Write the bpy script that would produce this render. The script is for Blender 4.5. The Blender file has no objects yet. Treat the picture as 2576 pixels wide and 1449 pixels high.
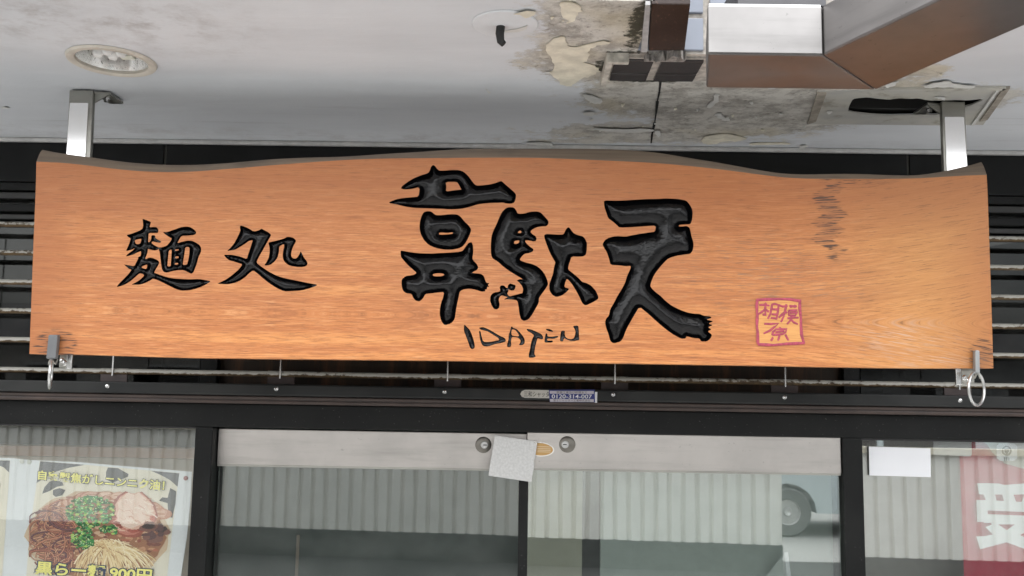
import bpy, bmesh, math, random
import numpy as np
from mathutils import Vector, Matrix
from mathutils.geometry import delaunay_2d_cdt

random.seed(7); rng = np.random.default_rng(7)
rad = math.radians
SC = bpy.context.scene
COL = SC.collection

# ------------------------------------------------------------------ camera
CAM = Vector((0.0, -2.5, 2.05))
PITCH, ROLL, YAW, F = rad(6.34), rad(0.95), rad(-0.65), 3500 * 2576 / 4032
_f = Vector((math.sin(YAW) * math.cos(PITCH), math.cos(YAW) * math.cos(PITCH), math.sin(PITCH)))
_r = Vector((math.cos(YAW), -math.sin(YAW), 0)); _u = _r.cross(_f)
RT = math.cos(ROLL) * _r + math.sin(ROLL) * _u
UP = -math.sin(ROLL) * _r + math.cos(ROLL) * _u
cam = bpy.data.cameras.new('camera'); camo = bpy.data.objects.new('camera', cam); COL.objects.link(camo)
cam.sensor_width = 36; cam.lens = 36 * 3500 / 4032; cam.clip_start = 0.05; cam.clip_end = 300
camo.matrix_world = Matrix(((RT.x, UP.x, -_f.x, CAM.x), (RT.y, UP.y, -_f.y, CAM.y), (RT.z, UP.z, -_f.z, CAM.z), (0, 0, 0, 1)))
SC.camera = camo

# ------------------------------------------------------------------ sky, sun, exposure
SUN_EL, SUN_AZ = rad(80), rad(200)          # bright overcast midday, broad glow high behind the camera
world = bpy.data.worlds.new('World'); SC.world = world; world.use_nodes = True
wn, wl = world.node_tree.nodes, world.node_tree.links
sky = wn.new('ShaderNodeTexSky'); sky.sky_type = 'NISHITA'; sky.sun_disc = False
sky.sun_elevation = SUN_EL; sky.sun_rotation = SUN_AZ
sky.dust_density = 4.0; sky.air_density = 1.0
hs = wn.new('ShaderNodeHueSaturation'); hs.inputs['Saturation'].default_value = 0.22
wl.new(sky.outputs[0], hs.inputs['Color']); wl.new(hs.outputs[0], wn['Background'].inputs['Color'])
wn['Background'].inputs['Strength'].default_value = 0.15
sl = bpy.data.lights.new('sun', 'SUN'); sl.energy = 1.5; sl.angle = rad(150); sl.color = (1, 0.97, 0.93)
so = bpy.data.objects.new('sun', sl); COL.objects.link(so)
sd = Vector((math.sin(SUN_AZ) * math.cos(SUN_EL), math.cos(SUN_AZ) * math.cos(SUN_EL), math.sin(SUN_EL)))
so.rotation_euler = sd.to_track_quat('Z', 'Y').to_euler()
vs = SC.view_settings
SC.display_settings.display_device = 'sRGB'
vs.view_transform = 'Standard'; vs.look = 'None'; vs.exposure = 1.5; vs.gamma = 1; vs.use_curve_mapping = False
SC.cycles.max_bounces = 8; SC.cycles.diffuse_bounces = 4; SC.cycles.glossy_bounces = 4
SC.cycles.transparent_max_bounces = 12; SC.cycles.caustics_reflective = False; SC.cycles.caustics_refractive = False

# ------------------------------------------------------------------ surveying helpers (picture 2576 x 1449)
def ray(px, py):
    return RT * ((px - 1288) / F) + UP * (-(py - 724.5) / F) + _f
def at(px, py, y):                     # point of the vertical plane at this y
    d = ray(px, py); return CAM + d * ((y - CAM.y) / d.y)
def atz(px, py, z):                    # point of the horizontal plane at this z
    d = ray(px, py); return CAM + d * ((z - CAM.z) / d.z)
def zc(py, y, px=1288): return at(px, py, y).z
def xc(px, py, y): return at(px, py, y).x
def Z(c, r, x, y): return ((2576 * c + x) / 3, (1449 * r + y) / 3)

# ------------------------------------------------------------------ object helpers
BASE = {}
def tagit(o, label=None, cat=None, group=None, kind=None):
    if label: o['label'] = label
    if cat: o['category'] = cat
    if group: o['group'] = group
    if kind: o['kind'] = kind
    return o
def thing(name, loc, label, cat, group=None):
    o = bpy.data.objects.new(name, None); COL.objects.link(o); o.location = loc
    o.empty_display_size = 0.05
    BASE[o.name] = Vector(loc)
    return tagit(o, label, cat, group)
class MB:
    def __init__(s): s.v = []; s.f = []; s.mi = []; s.m = 0
    def add(s, v, f):
        n = len(s.v); s.v += [tuple(p) for p in v]; s.f += [tuple(i + n for i in q) for q in f]; s.mi += [s.m] * len(f); return s
    def box(s, x0, x1, y0, y1, z0, z1):
        return s.add([(x0, y0, z0), (x1, y0, z0), (x1, y1, z0), (x0, y1, z0), (x0, y0, z1), (x1, y0, z1), (x1, y1, z1), (x0, y1, z1)],
                     [(3, 2, 1, 0), (4, 5, 6, 7), (0, 1, 5, 4), (1, 2, 6, 5), (2, 3, 7, 6), (3, 0, 4, 7)])
    def hexa(s, a, b):                 # two quads, same winding
        return s.add(list(a) + list(b), [(3, 2, 1, 0), (4, 5, 6, 7), (0, 1, 5, 4), (1, 2, 6, 5), (2, 3, 7, 6), (3, 0, 4, 7)])
    def prism(s, poly, off):           # polygon of 3D points pushed along off
        n = len(poly); off = Vector(off); p = [Vector(q) for q in poly]
        return s.add(p + [q + off for q in p], [tuple(range(n))[::-1], tuple(range(n, 2 * n))] + [(i, (i + 1) % n, n + (i + 1) % n, n + i) for i in range(n)])
    def tube(s, pts, r, n=12, cap=True, closed=False, ref=None):
        pts = [Vector(p) for p in pts]; rs = r if isinstance(r, (list, tuple)) else [r] * len(pts); V = []; Fc = []
        m = len(pts)
        for i, p in enumerate(pts):
            if closed: t = pts[(i + 1) % m] - pts[i - 1]
            else: t = pts[min(i + 1, m - 1)] - pts[max(i - 1, 0)]
            t.normalize(); a = ref if ref else Vector((0, 0, 1)) if abs(t.z) < .9 else Vector((1, 0, 0))
            e = t.cross(a).normalized(); g = t.cross(e)
            V += [p + (e * math.cos(k * 2 * math.pi / n) + g * math.sin(k * 2 * math.pi / n)) * rs[i] for k in range(n)]
        for i in range(m if closed else m - 1):
            j = (i + 1) % m
            for k in range(n): Fc.append((i * n + k, i * n + (k + 1) % n, j * n + (k + 1) % n, j * n + k))
        if cap and not closed: Fc += [tuple(range(n))[::-1], tuple(range((m - 1) * n, m * n))]
        return s.add(V, Fc)
    def lathe(s, prof, c, n=40, axis='z'):
        V = []; Fc = []; c = Vector(c); m = len(prof)
        for k in range(n):
            a = 2 * math.pi * k / n
            for r, h in prof:
                V.append(c + (Vector((r * math.cos(a), r * math.sin(a), h)) if axis == 'z' else Vector((r * math.cos(a), h, r * math.sin(a)))))
        for k in range(n):
            for i in range(m - 1):
                Fc.append((k * m + i, ((k + 1) % n) * m + i, ((k + 1) % n) * m + i + 1, k * m + i + 1))
        return s.add(V, Fc)
    def build(s, name, mat, parent=None, smooth=False, bevel=0, kind=None, label=None, cat=None, group=None, base=None, recalc=True):
        b = BASE[parent.name] if parent else Vector(base or (0, 0, 0))
        me = bpy.data.meshes.new(name)
        me.from_pydata([tuple(Vector(p) - b) for p in s.v], [], s.f)
        mats = mat if isinstance(mat, (list, tuple)) else [mat]
        for m_ in mats: me.materials.append(m_)
        for p, i in zip(me.polygons, s.mi): p.material_index = i
        if recalc or bevel:
            bm = bmesh.new(); bm.from_mesh(me)
            if recalc: bmesh.ops.recalc_face_normals(bm, faces=bm.faces)
            if bevel:
                ed = [e for e in bm.edges if len(e.link_faces) == 2 and e.calc_face_angle(0) > .6]
                bmesh.ops.bevel(bm, geom=ed, offset=bevel, segments=2, affect='EDGES', profile=.6)
            bm.to_mesh(me); bm.free()
        if smooth:
            me.polygons.foreach_set('use_smooth', [True] * len(me.polygons))
            if smooth != 'all': me.set_sharp_from_angle(angle=rad(35))
        o = bpy.data.objects.new(name, me); COL.objects.link(o)
        if parent: o.parent = parent
        else: o.location = b
        BASE[o.name] = b
        return tagit(o, label, cat, group, kind)
def place(name, me, parent, pos):       # one more piece that shares its mesh
    o = bpy.data.objects.new(name, me); COL.objects.link(o); o.parent = parent
    o.location = Vector(pos) - BASE[parent.name]; BASE[o.name] = BASE[parent.name]; return o
def box(name, mat, parent, x0, x1, y0, y1, z0, z1, bevel=0.0015, **k):
    return MB().box(x0, x1, y0, y1, z0, z1).build(name, mat, parent, bevel=bevel, **k)

# ------------------------------------------------------------------ material helpers
class NT:
    def __init__(s, name):
        s.mat = bpy.data.materials.new(name); s.mat.use_nodes = True; s.t = s.mat.node_tree
        s.b = s.t.nodes['Principled BSDF']; s.out = s.t.nodes['Material Output']; s._p = None
    def n(s, ty, **kw):
        o = s.t.nodes.new('ShaderNode' + ty)
        for k, v in kw.items():
            if k in o.inputs.keys(): s.set(o.inputs[k], v)
            else: setattr(o, k, v)
        return o
    def set(s, inp, v):
        if isinstance(v, bpy.types.NodeSocket): s.t.links.new(v, inp)
        else: inp.default_value = v
    def pos(s):
        if not s._p: s._p = s.n('NewGeometry').outputs['Position']
        return s._p
    def xyz(s, v=None):
        o = s.n('SeparateXYZ'); s.t.links.new(v or s.pos(), o.inputs[0]); return o.outputs
    def comb(s, x, y, z):
        o = s.n('CombineXYZ'); [s.set(o.inputs[i], q) for i, q in enumerate((x, y, z))]; return o.outputs[0]
    def m(s, op, a, b=0.0, c=0.0, clamp=False):
        o = s.n('Math', operation=op, use_clamp=clamp); s.set(o.inputs[0], a); s.set(o.inputs[1], b); s.set(o.inputs[2], c); return o.outputs[0]
    def map(s, scale, loc=(0, 0, 0), v=None):
        o = s.n('Mapping'); s.t.links.new(v or s.pos(), o.inputs[0]); o.inputs['Scale'].default_value = scale; o.inputs['Location'].default_value = loc; return o.outputs[0]
    def noise(s, v, scale=1, detail=4, rough=.55, dist=0.0):
        o = s.n('TexNoise'); s.t.links.new(v, o.inputs['Vector']); o.inputs['Scale'].default_value = scale; o.inputs['Detail'].default_value = detail
        o.inputs['Roughness'].default_value = rough; o.inputs['Distortion'].default_value = dist; return o.outputs['Fac']
    def ramp(s, f, stops, interp='LINEAR'):
        o = s.n('ValToRGB'); s.t.links.new(f, o.inputs[0]); r = o.color_ramp; r.interpolation = interp
        while len(r.elements) < len(stops): r.elements.new(.5)
        for e, (p, c) in zip(r.elements, stops):
            e.position = p; e.color = tuple(c) + (1,) if isinstance(c, (tuple, list)) else (c, c, c, 1)
        return o.outputs[0]
    def step(s, f, a, b):
        o = s.n('MapRange', interpolation_type='SMOOTHSTEP'); s.set(o.inputs[0], f); o.inputs[1].default_value = a; o.inputs[2].default_value = b
        return o.outputs[0]
    def mix(s, f, a, b, blend='MIX'):
        o = s.n('Mix', data_type='RGBA', blend_type=blend); s.set(o.inputs[0], f)
        for i, q in ((6, a), (7, b)): s.set(o.inputs[i], q if isinstance(q, bpy.types.NodeSocket) else tuple(q) + (1,))
        return o.outputs[2]
    def bump(s, h, strength=.3, dist=.002):
        o = s.n('Bump'); s.t.links.new(h, o.inputs['Height']); o.inputs['Strength'].default_value = strength; o.inputs['Distance'].default_value = dist
        s.t.links.new(o.outputs[0], s.b.inputs['Normal']); return o
    def fin(s, col=None, rough=None, metal=None, spec=None):
        for k, v in (('Base Color', col), ('Roughness', rough), ('Metallic', metal), ('Specular IOR Level', spec)):
            if v is None: continue
            if isinstance(v, (tuple, list)): v = tuple(v) + (1,)
            s.set(s.b.inputs[k], v)
        return s.mat

def simple(name, col, rough=.5, metal=0.0, var=.12, scale=14, bump=.06, spec=.5, bscale=90):
    k = NT(name); n = k.noise(k.pos(), scale, 5)
    c = k.mix(k.step(n, .25, .75), [q * (1 - var) for q in col], [min(1, q * (1 + var)) for q in col])
    if bump: k.bump(k.noise(k.pos(), bscale, 3), bump, .002)
    r = k.m('ADD', rough - .06, k.m('MULTIPLY', n, .12))
    return k.fin(c, r, metal, spec)

def mat_wood():
    k = NT('sign_wood'); X, Y, Zz = k.xyz()
    zz = k.m('SUBTRACT', Zz, 2.205)                                       # pith line of the cathedral figure
    a = k.m('SQRT', k.m('ADD', k.m('MULTIPLY', zz, zz), .00012))
    g = k.m('MAXIMUM', k.m('SUBTRACT', X, .50), 0.0); g2 = k.m('MULTIPLY', k.m('MULTIPLY', g, g), .20)
    warp = k.m('MULTIPLY', k.m('SUBTRACT', k.noise(k.comb(k.m('MULTIPLY', X, 1.6), 0.0, k.m('MULTIPLY', Zz, 4.0)), 1, 2), .5), .018)
    v = k.m('ADD', k.m('SUBTRACT', a, g2), warp)
    vv = k.m('ADD', v, k.m('MULTIPLY', Zz, .004))
    ring = k.noise(k.comb(k.m('MULTIPLY', X, .7), 3.0, k.m('MULTIPLY', vv, 70)), 1, 3, .6)
    fib = k.noise(k.comb(k.m('MULTIPLY', X, 19.0), 7.0, k.m('MULTIPLY', vv, 430)), 1, 5, .7)
    fine = k.noise(k.comb(k.m('MULTIPLY', X, 15.0), 11.0, k.m('MULTIPLY', vv, 290)), 1, 4, .75)
    big = k.noise(k.comb(k.m('MULTIPLY', X, 1.6), 1.0, k.m('MULTIPLY', Zz, 5.0)), 1, 3, .5)
    c = k.mix(k.step(ring, .3, .72), (.63, .258, .078), (.47, .160, .046))
    c = k.mix(k.step(big, .36, .68), c, (.47, .19, .066), 'MIX') if False else k.mix(k.m('MULTIPLY', k.step(big, .38, .68), .7), c, (.45, .165, .056))
    c = k.mix(k.m('MULTIPLY', k.step(fib, .49, .61), .60), c, (.30, .105, .034))
    c = k.mix(k.m('MULTIPLY', k.step(fib, .48, .36), .22), c, (.80, .46, .235))
    band = k.noise(k.comb(k.m('MULTIPLY', X, 1.1), 9.0, k.m('MULTIPLY', vv, 34)), 1, 4, .6)
    line = k.noise(k.comb(k.m('MULTIPLY', X, 10.0), 13.0, k.m('MULTIPLY', vv, 150)), 1, 4, .7)
    c = k.mix(k.m('MULTIPLY', k.step(band, .48, .72), .5), c, (.40, .135, .042))
    c = k.mix(k.m('MULTIPLY', k.step(line, .52, .66), .5), c, (.30, .10, .034))
    c = k.mix(k.m('MULTIPLY', k.step(line, .46, .34), .3), c, (.78, .42, .19))
    c = k.mix(k.m('MULTIPLY', k.step(X, .58, .95), .55), c, (.56, .28, .085))
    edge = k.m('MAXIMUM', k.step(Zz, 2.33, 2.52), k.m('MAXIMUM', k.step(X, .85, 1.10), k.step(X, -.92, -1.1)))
    c = k.mix(k.m('MULTIPLY', edge, .74), c, (.35, .118, .036))              # darker, redder tone towards the top and both ends
    pore = k.m('MULTIPLY', k.step(fine, .55, .65), k.m('ADD', .42, k.m('MULTIPLY', k.step(X, .2, .9), .12)))
    c = k.mix(pore, c, (.10, .045, .022))
    # dark weather marks that follow the grain
    def disc(px, py, rx, rz, wig=0.0):
        p = at(px, py, SY)
        dx = k.m('DIVIDE', k.m('SUBTRACT', X, p.x), rx)
        if wig: dx = k.m('ADD', dx, k.m('MULTIPLY', k.m('SUBTRACT', k.noise(k.comb(0.0, 5.0, k.m('MULTIPLY', Zz, 24)), 1, 2), .5), wig))
        dz = k.m('DIVIDE', k.m('SUBTRACT', Zz, p.z), rz)
        return k.m('SUBTRACT', 1.0, k.m('SQRT', k.m('ADD', k.m('MULTIPLY', dx, dx), k.m('MULTIPLY', dz, dz))), clamp=True)
    streak = k.noise(k.comb(k.m('MULTIPLY', X, 17.0), 2.0, k.m('MULTIPLY', vv, 300)), 1, 3, .6)
    marks = k.m('MAXIMUM', disc(2088, 545, .036, .13, 4.2), k.m('MAXIMUM', disc(140, 868, .06, .045), k.m('MAXIMUM', disc(2475, 898, .04, .05), k.m('MULTIPLY', disc(2140, 455, .15, .03), .3))))
    mk = k.m('MULTIPLY', k.step(streak, .50, .58), k.step(k.m('ADD', marks, k.m('MULTIPLY', k.m('SUBTRACT', fine, .5), .6)), .10, .30))
    c = k.mix(k.m('MULTIPLY', mk, .95), c, (.035, .020, .014))
    c = k.mix(k.m('MULTIPLY', k.step(marks, .1, .8), .35), c, (.22, .09, .04))
    pale = k.m('MULTIPLY', k.m('MAXIMUM', disc(2260, 850, .17, .06), disc(2330, 905, .15, .03)), k.step(streak, .46, .66))
    c = k.mix(k.m('MULTIPLY', pale, .5), c, (.62, .52, .44))              # worn, whitened lacquer
    gy = k.m('MULTIPLY', k.m('MAXIMUM', disc(2060, 735, .2, .03), disc(1930, 690, .3, .12)), k.step(fib, .52, .62))
    c = k.mix(k.m('MULTIPLY', gy, .8), c, (.25, .17, .11))
    h = k.m('ADD', k.m('MULTIPLY', fib, .8), k.m('MULTIPLY', fine, .6))
    k.bump(h, .35, .0012)
    return k.fin(c, k.m('ADD', .38, k.m('MULTIPLY', fib, .2)), 0, .45)

def mat_live_edge():
    k = NT('weathered_live_edge'); X, Y, Zz = k.xyz()
    n = k.noise(k.map((2, 20, 45)), 1, 4, .6); b = k.noise(k.map((7, 7, 7)), 1, 3)
    c = k.mix(k.step(n, .3, .7), (.23, .175, .125), (.155, .118, .088)); c = k.mix(k.m('MULTIPLY', k.step(b, .55, .8), .6), c, (.09, .07, .055))
    k.bump(n, .5, .003); return k.fin(c, .75)

def mat_black_paint():
    k = NT('black_gloss_paint'); n = k.noise(k.map((38, 38, 52)), 1, 5, .6); g = k.noise(k.map((40, 40, 40)), 1, 5, .7)
    c = k.mix(k.step(g, .45, .8), (.0015, .0015, .002), (.005, .0048, .0048))
    k.bump(n, .5, .006)
    return k.fin(c, k.m('ADD', .04, k.m('MULTIPLY', g, .16)), 0, .33)

def mat_ceiling():
    k = NT('peeling_white_paint'); X, Y, Zz = k.xyz()
    n1 = k.noise(k.map((12, 14, 12)), 1, 10, .74); n2 = k.noise(k.map((1.1, 3.2, 1)), 1, 4, .55); n3 = k.noise(k.map((60, 75, 60)), 1, 4, .7)
    def disc(px, py, rx, ry, w=1.0):
        p = atz(px, py, CZ)
        dx = k.m('DIVIDE', k.m('SUBTRACT', X, p.x), rx); dy = k.m('DIVIDE', k.m('SUBTRACT', Y, p.y), ry)
        return k.m('MULTIPLY', k.m('SUBTRACT', 1.0, k.m('SQRT', k.m('ADD', k.m('MULTIPLY', dx, dx), k.m('MULTIPLY', dy, dy))), clamp=True), w)
    def mx(l):
        o = l[0]
        for q in l[1:]: o = k.m('MAXIMUM', o, q)
        return o
    bare = mx([disc(1560, 60, .24, .34, 1.15), disc(1500, 150, .25, .22, 1.0), disc(1700, 240, .34, .26, 1.2), disc(1900, 290, .40, .30, 1.2), disc(1640, 335, .50, .16, .9), disc(2120, 240, .30, .2, 1.1), disc(2380, 250, .26, .16, .95), disc(2260, 180, .2, .13, .75), disc(1500, 355, .5, .05, .6)])
    bm = k.step(k.m('ADD', bare, k.m('MULTIPLY', k.m('SUBTRACT', n1, .5), 1.5)), .27, .45)
    paint = k.mix(k.step(n2, .3, .7), (.70, .72, .745), (.585, .605, .63))
    dirt = k.m('MULTIPLY', mx([disc(330, 60, .35, .25), disc(60, 40, .35, .25), disc(1250, 350, 1.6, .10, .9), disc(300, 330, .9, .1, .8)]), k.step(n1, .42, .7))
    paint = k.mix(k.m('MULTIPLY', dirt, .75), paint, (.38, .36, .35))
    paint = k.mix(k.m('MULTIPLY', k.step(n3, .66, .78), .35), paint, (.5, .49, .48))
    con = k.mix(k.step(n1, .40, .60), (.34, .32, .29), (.60, .58, .535)); con = k.mix(k.m('MULTIPLY', k.step(k.noise(k.map((28, 34, 28), (7, 2, 0)), 1, 8, .75), .50, .60), .5), con, (.66, .64, .58))
    con = k.mix(k.m('MULTIPLY', k.step(k.noise(k.map((4, 4, 4), (3, 1, 0)), 1, 3), .5, .66), .5), con, (.50, .44, .31))
    con = k.mix(k.m('MULTIPLY', k.step(n3, .55, .72), .6), con, (.11, .10, .085))
    mould = mx([disc(1608, 60, .045, .3, 1.0), disc(1520, 168, .05, .08, 1.0), disc(1640, 204, .16, .025, .9), disc(1570, 132, .1, .02, .9)])
    mo = k.step(k.m('ADD', mould, k.m('MULTIPLY', k.m('SUBTRACT', n3, .5), 1.6)), .45, .75)
    stk = k.noise(k.map((1.5, 26, 1)), 1, 5, .7); paint = k.mix(k.m('MULTIPLY', k.step(stk, .55, .72), k.m('MULTIPLY', k.step(Y, -.55, -.08), .5)), paint, (.36, .355, .35))
    c = k.mix(bm, paint, con); c = k.mix(k.m('MULTIPLY', mo, .93), c, (.02, .022, .012))
    h = k.m('SUBTRACT', k.m('ADD', k.m('MULTIPLY', k.noise(k.map((3, 11, 3)), 1, 5, .6), 1.6), k.m('MULTIPLY', n3, k.m('ADD', .12, bm))), k.m('MULTIPLY', bm, .5))
    k.bump(h, .32, .006)
    return k.fin(c, .6, 0, .3)

def mat_steel(name, col, rough, dirx=False, metal=1.0):
    k = NT(name)
    n = k.noise(k.map((3, 3, 260) if not dirx else (260, 260, 3)), 1, 3, .6); b = k.noise(k.pos(), 7, 4)
    c = k.mix(k.step(b, .3, .75), col, [q * .82 for q in col])
    sm_ = k.noise(k.map((2.2, 2, 26)), 1, 5, .65); c = k.mix(k.m('MULTIPLY', k.step(sm_, .45, .75), .5), c, [q * .55 for q in col]); sp_ = k.noise(k.map((70, 70, 110)), 1, 3, .6); c = k.mix(k.m('MULTIPLY', k.step(sp_, .66, .74), .4), c, [q * .4 for q in col])
    k.bump(n, .05, .0008)
    k.set(k.b.inputs['Anisotropic'], .5)
    return k.fin(c, k.m('ADD', rough - .05, k.m('MULTIPLY', b, .16)), metal)

def mat_rusty_pipe():
    k = NT('rusted_grey_pipe'); X, Y, Zz = k.xyz()
    n = k.noise(k.map((55, 90, 90)), 1, 4, .7); b = k.noise(k.map((2.2, 1, 6)), 1, 3)
    nz = k.xyz(k.n('NewGeometry').outputs['Normal'])[2]
    low = k.m('MULTIPLY', k.step(nz, .15, -.75), .32)
    f = k.step(k.m('ADD', k.m('ADD', n, low), k.m('MULTIPLY', k.m('SUBTRACT', b, .5), .55)), .55, .68)
    c = k.mix(f, (.40, .39, .35), k.mix(k.step(n, .4, .7), (.10, .065, .03), (.045, .03, .018)))
    k.bump(n, .4, .002)
    return k.fin(c, k.m('ADD', .42, k.m('MULTIPLY', f, .4)), 0, .4)

def mat_glass(name, r0=.1, tint=(.965, .98, .97), dirt=.012):
    k = NT(name); t = k.t
    ge = k.n('NewGeometry'); dp = k.n('VectorMath', operation='DOT_PRODUCT'); t.links.new(ge.outputs['Normal'], dp.inputs[0]); t.links.new(ge.outputs['Incoming'], dp.inputs[1])
    cs = k.m('SUBTRACT', 1.0, k.m('ABSOLUTE', dp.outputs['Value'])); fr = k.m('ADD', r0, k.m('MULTIPLY', k.m('POWER', cs, 5.0), 1 - r0)); tr = k.n('BsdfTransparent'); tr.inputs[0].default_value = tint + (1,)
    gl = k.n('BsdfGlossy'); gl.inputs['Roughness'].default_value = 0.012
    bp = k.n('Bump', Strength=.035, Distance=.004); t.links.new(k.noise(k.map((3.5, 3.5, 2.2)), 1, 2), bp.inputs['Height']); t.links.new(bp.outputs[0], gl.inputs['Normal']); gl.inputs['Color'].default_value = (.97, 1, .985, 1)
    df = k.n('BsdfDiffuse'); df.inputs[0].default_value = (.55, .56, .53, 1)
    d = k.m('MULTIPLY', k.step(k.noise(k.map((5, 5, 9)), 1, 5, .65), .3, .75), dirt * 2)
    m1 = k.n('MixShader'); t.links.new(d, m1.inputs[0]); t.links.new(tr.outputs[0], m1.inputs[1]); t.links.new(df.outputs[0], m1.inputs[2])
    m2 = k.n('MixShader'); t.links.new(fr, m2.inputs[0]); t.links.new(m1.outputs[0], m2.inputs[1]); t.links.new(gl.outputs[0], m2.inputs[2])
    t.links.new(m2.outputs[0], k.out.inputs['Surface']); return k.mat

def mat_black_alu():
    k = NT('black_aluminium'); n = k.noise(k.pos(), 6, 5); s_ = k.noise(k.map((240, 240, 240)), 1, 2, .5)
    c = k.mix(k.step(n, .3, .75), (.006, .0065, .0065), (.011, .0115, .011))
    c = k.mix(k.m('MULTIPLY', k.step(s_, .70, .76), .5), c, (.25, .25, .24))
    return k.fin(c, k.m('ADD', .36, k.m('MULTIPLY', n, .16)), 0, .16)

def mat_attr(name, rough=.5):
    k = NT(name); a = k.n('Attribute', attribute_name='Col'); return k.fin(a.outputs['Color'], rough, 0, .3)

SY = -0.53      # front face of the sign
CZ = 2.742      # canopy soffit
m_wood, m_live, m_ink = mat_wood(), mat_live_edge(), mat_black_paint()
m_ceil, m_pipe, m_blk = mat_ceiling(), mat_rusty_pipe(), mat_black_alu()
m_duct = mat_steel('brushed_stainless', (.20, .195, .19), .38, metal=.68)
m_sash = mat_steel('brushed_steel_rail', (.52, .495, .47), .34)
m_hang = mat_steel('dull_steel', (.40, .395, .36), .38)
m_chrome = mat_steel('bright_steel', (.72, .72, .71), .18)
m_lock = simple('aged_lock_metal', (.17, .16, .14), .4, .7, .15, 60, .1)
m_ring = simple('polished_ring', (.55, .55, .54), .28, .9, .05, 30, 0)
m_zinc = simple('zinc_plate', (.50, .50, .49), .46, .75, .12, 160, .12)
m_white = simple('white_vinyl', (.80, .80, .80), .42, 0, .06, 40, .02)
m_paper = simple('white_paper', (.68, .69, .71), .7, 0, .02, 9, .0)
m_cream = simple('cream_ring_paint', (.58, .54, .47), .45, 0, .10, 30, .04)
m_flake = simple('curled_cream_paint', (.72, .68, .56), .62, 0, .16, 30, .3)
m_flakew = simple('curled_white_paint', (.66, .66, .63), .6, 0, .10, 34, .3)
m_brown = simple('dark_brown_board', (.030, .020, .017), .6, 0, .35, 220, .5, bscale=260)
m_tile = simple('dark_glazed_tile', (.060, .056, .056), .14, 0, .08, 9, .02)
m_fascia = simple('sky_tinted_glazed_tile', (.27, .30, .36), .32, 0, .08, 9, .02)  # blue-grey of the reflected sky put into the tile colour
m_grout = simple('pale_grout', (.42, .39, .35), .85, 0, .35, 60, .5)
m_brtrim = simple('dark_brown_trim', (.045, .028, .022), .35, 0, .3, 12, .05)
m_brplate = simple('dark_brown_paint', (.040, .024, .022), .5, 0, .25, 30, .1)
m_tilewall = simple('black_wall_panel', (.008, .0085, .0085), .38, 0, .25, 8, .04, .2)
m_greyslat = simple('dark_grey_slat', (.030, .030, .029), .4, 0, .25, 10, .05)
m_void = simple('dark_cavity', (.006, .0055, .005), .9, 0, .2, 6, 0)
m_lens = simple('lamp_glass', (.86, .86, .84), .25, 0, .02, 20, 0)
m_socket = simple('lamp_socket', (.72, .72, .62), .5, 0, .05, 20, 0)
m_rub = simple('black_rubber', (.012, .012, .012), .65, 0, .2, 30, .1)
m_glass = mat_glass('window_glass', .20)
m_glassr = mat_glass('clear_window_glass', .26)
m_glassl = mat_glass('poster_window_glass', .115)
m_glass2 = mat_glass('door_glass', .26, (.93, .965, .95), .004)
m_glass3 = mat_glass('dark_door_glass', .13, (.90, .94, .925), .02)

# ================================================================== SETTING
MB().box(-40, 40, -60, -1.9, -.3, 0).build('road', simple('worn_asphalt', (.27, .27, .265), .85, 0, .25, 30, .3), kind='structure')
MB().box(-40, 40, -1.9, 6, -.3, .12).build('pavement', simple('pale_concrete', (.50, .50, .49), .8, 0, .15, 12, .2), kind='structure')

MB().box(-40, 40, -8.6, -5.2, -.2, .004).build('road_edge', simple('fresh_dark_asphalt', (.045, .047, .047), .9, 0, .25, 40, .3), kind='structure')
MB().box(-4.25, 4.25, .002, 3.4, 2.745, 3.06).build('roof', simple('sun_block_slab', (.2, .2, .2), .9), kind='structure')  # unseen slab added to stop sun leaking in behind the soffit

# ---- far side of the street (seen only in the glass)
wx = lambda x: -8.1 + x * .085
m_cor = simple('ivory_corrugated_sheet', (.80, .785, .74), .45, 0, .05, 5, .02)
def corrugated(x0, x1, label):
    t = thing('corrugated_fence', (x0, wx(x0), 0), label, 'fence', 'corrugated sheet fences across the street')
    p = .156; x = x0; prof = []
    while x < x1:
        prof += [(x, 0), (x + .098, 0), (x + .110, -.036), (x + .140, -.036)]; x += p
    v = []; f = []
    for i, (px, d) in enumerate(prof):
        for z in (.32, 1.47): v.append((px, wx(px) + d, z))
        if i: f.append((2 * i - 2, 2 * i, 2 * i + 1, 2 * i - 1))
    m = MB(); m.add(v, f); m.build('corrugated_sheet', m_cor, t, recalc=False)
    m = MB(); m.hexa([(x0, wx(x0) - .05, 1.47), (x1, wx(x1) - .05, 1.47), (x1, wx(x1) + .05, 1.47), (x0, wx(x0) + .05, 1.47)],
                     [(x0, wx(x0) - .05, 1.54), (x1, wx(x1) - .05, 1.54), (x1, wx(x1) + .05, 1.54), (x0, wx(x0) + .05, 1.54)])
    m.build('cap_rail', simple('beige_rail', (.55, .50, .40), .5), t)
    m = MB(); m.hexa([(x0, wx(x0) - .12, 0), (x1, wx(x1) - .12, 0), (x1, wx(x1) + .02, 0), (x0, wx(x0) + .02, 0)],
                     [(x0, wx(x0) - .12, .32), (x1, wx(x1) - .12, .32), (x1, wx(x1) + .02, .32), (x0, wx(x0) + .02, .32)])
    m.build('concrete_base', simple('stained_concrete', (.075, .08, .076), .85, 0, .25, 8, .2), t)
corrugated(-9.0, 2.99, 'long ivory corrugated sheet fence across the street, mirrored in the door glass')
corrugated(3.74, 9.5, 'shorter ivory corrugated sheet fence across the street, mirrored behind the red banner')

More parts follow.
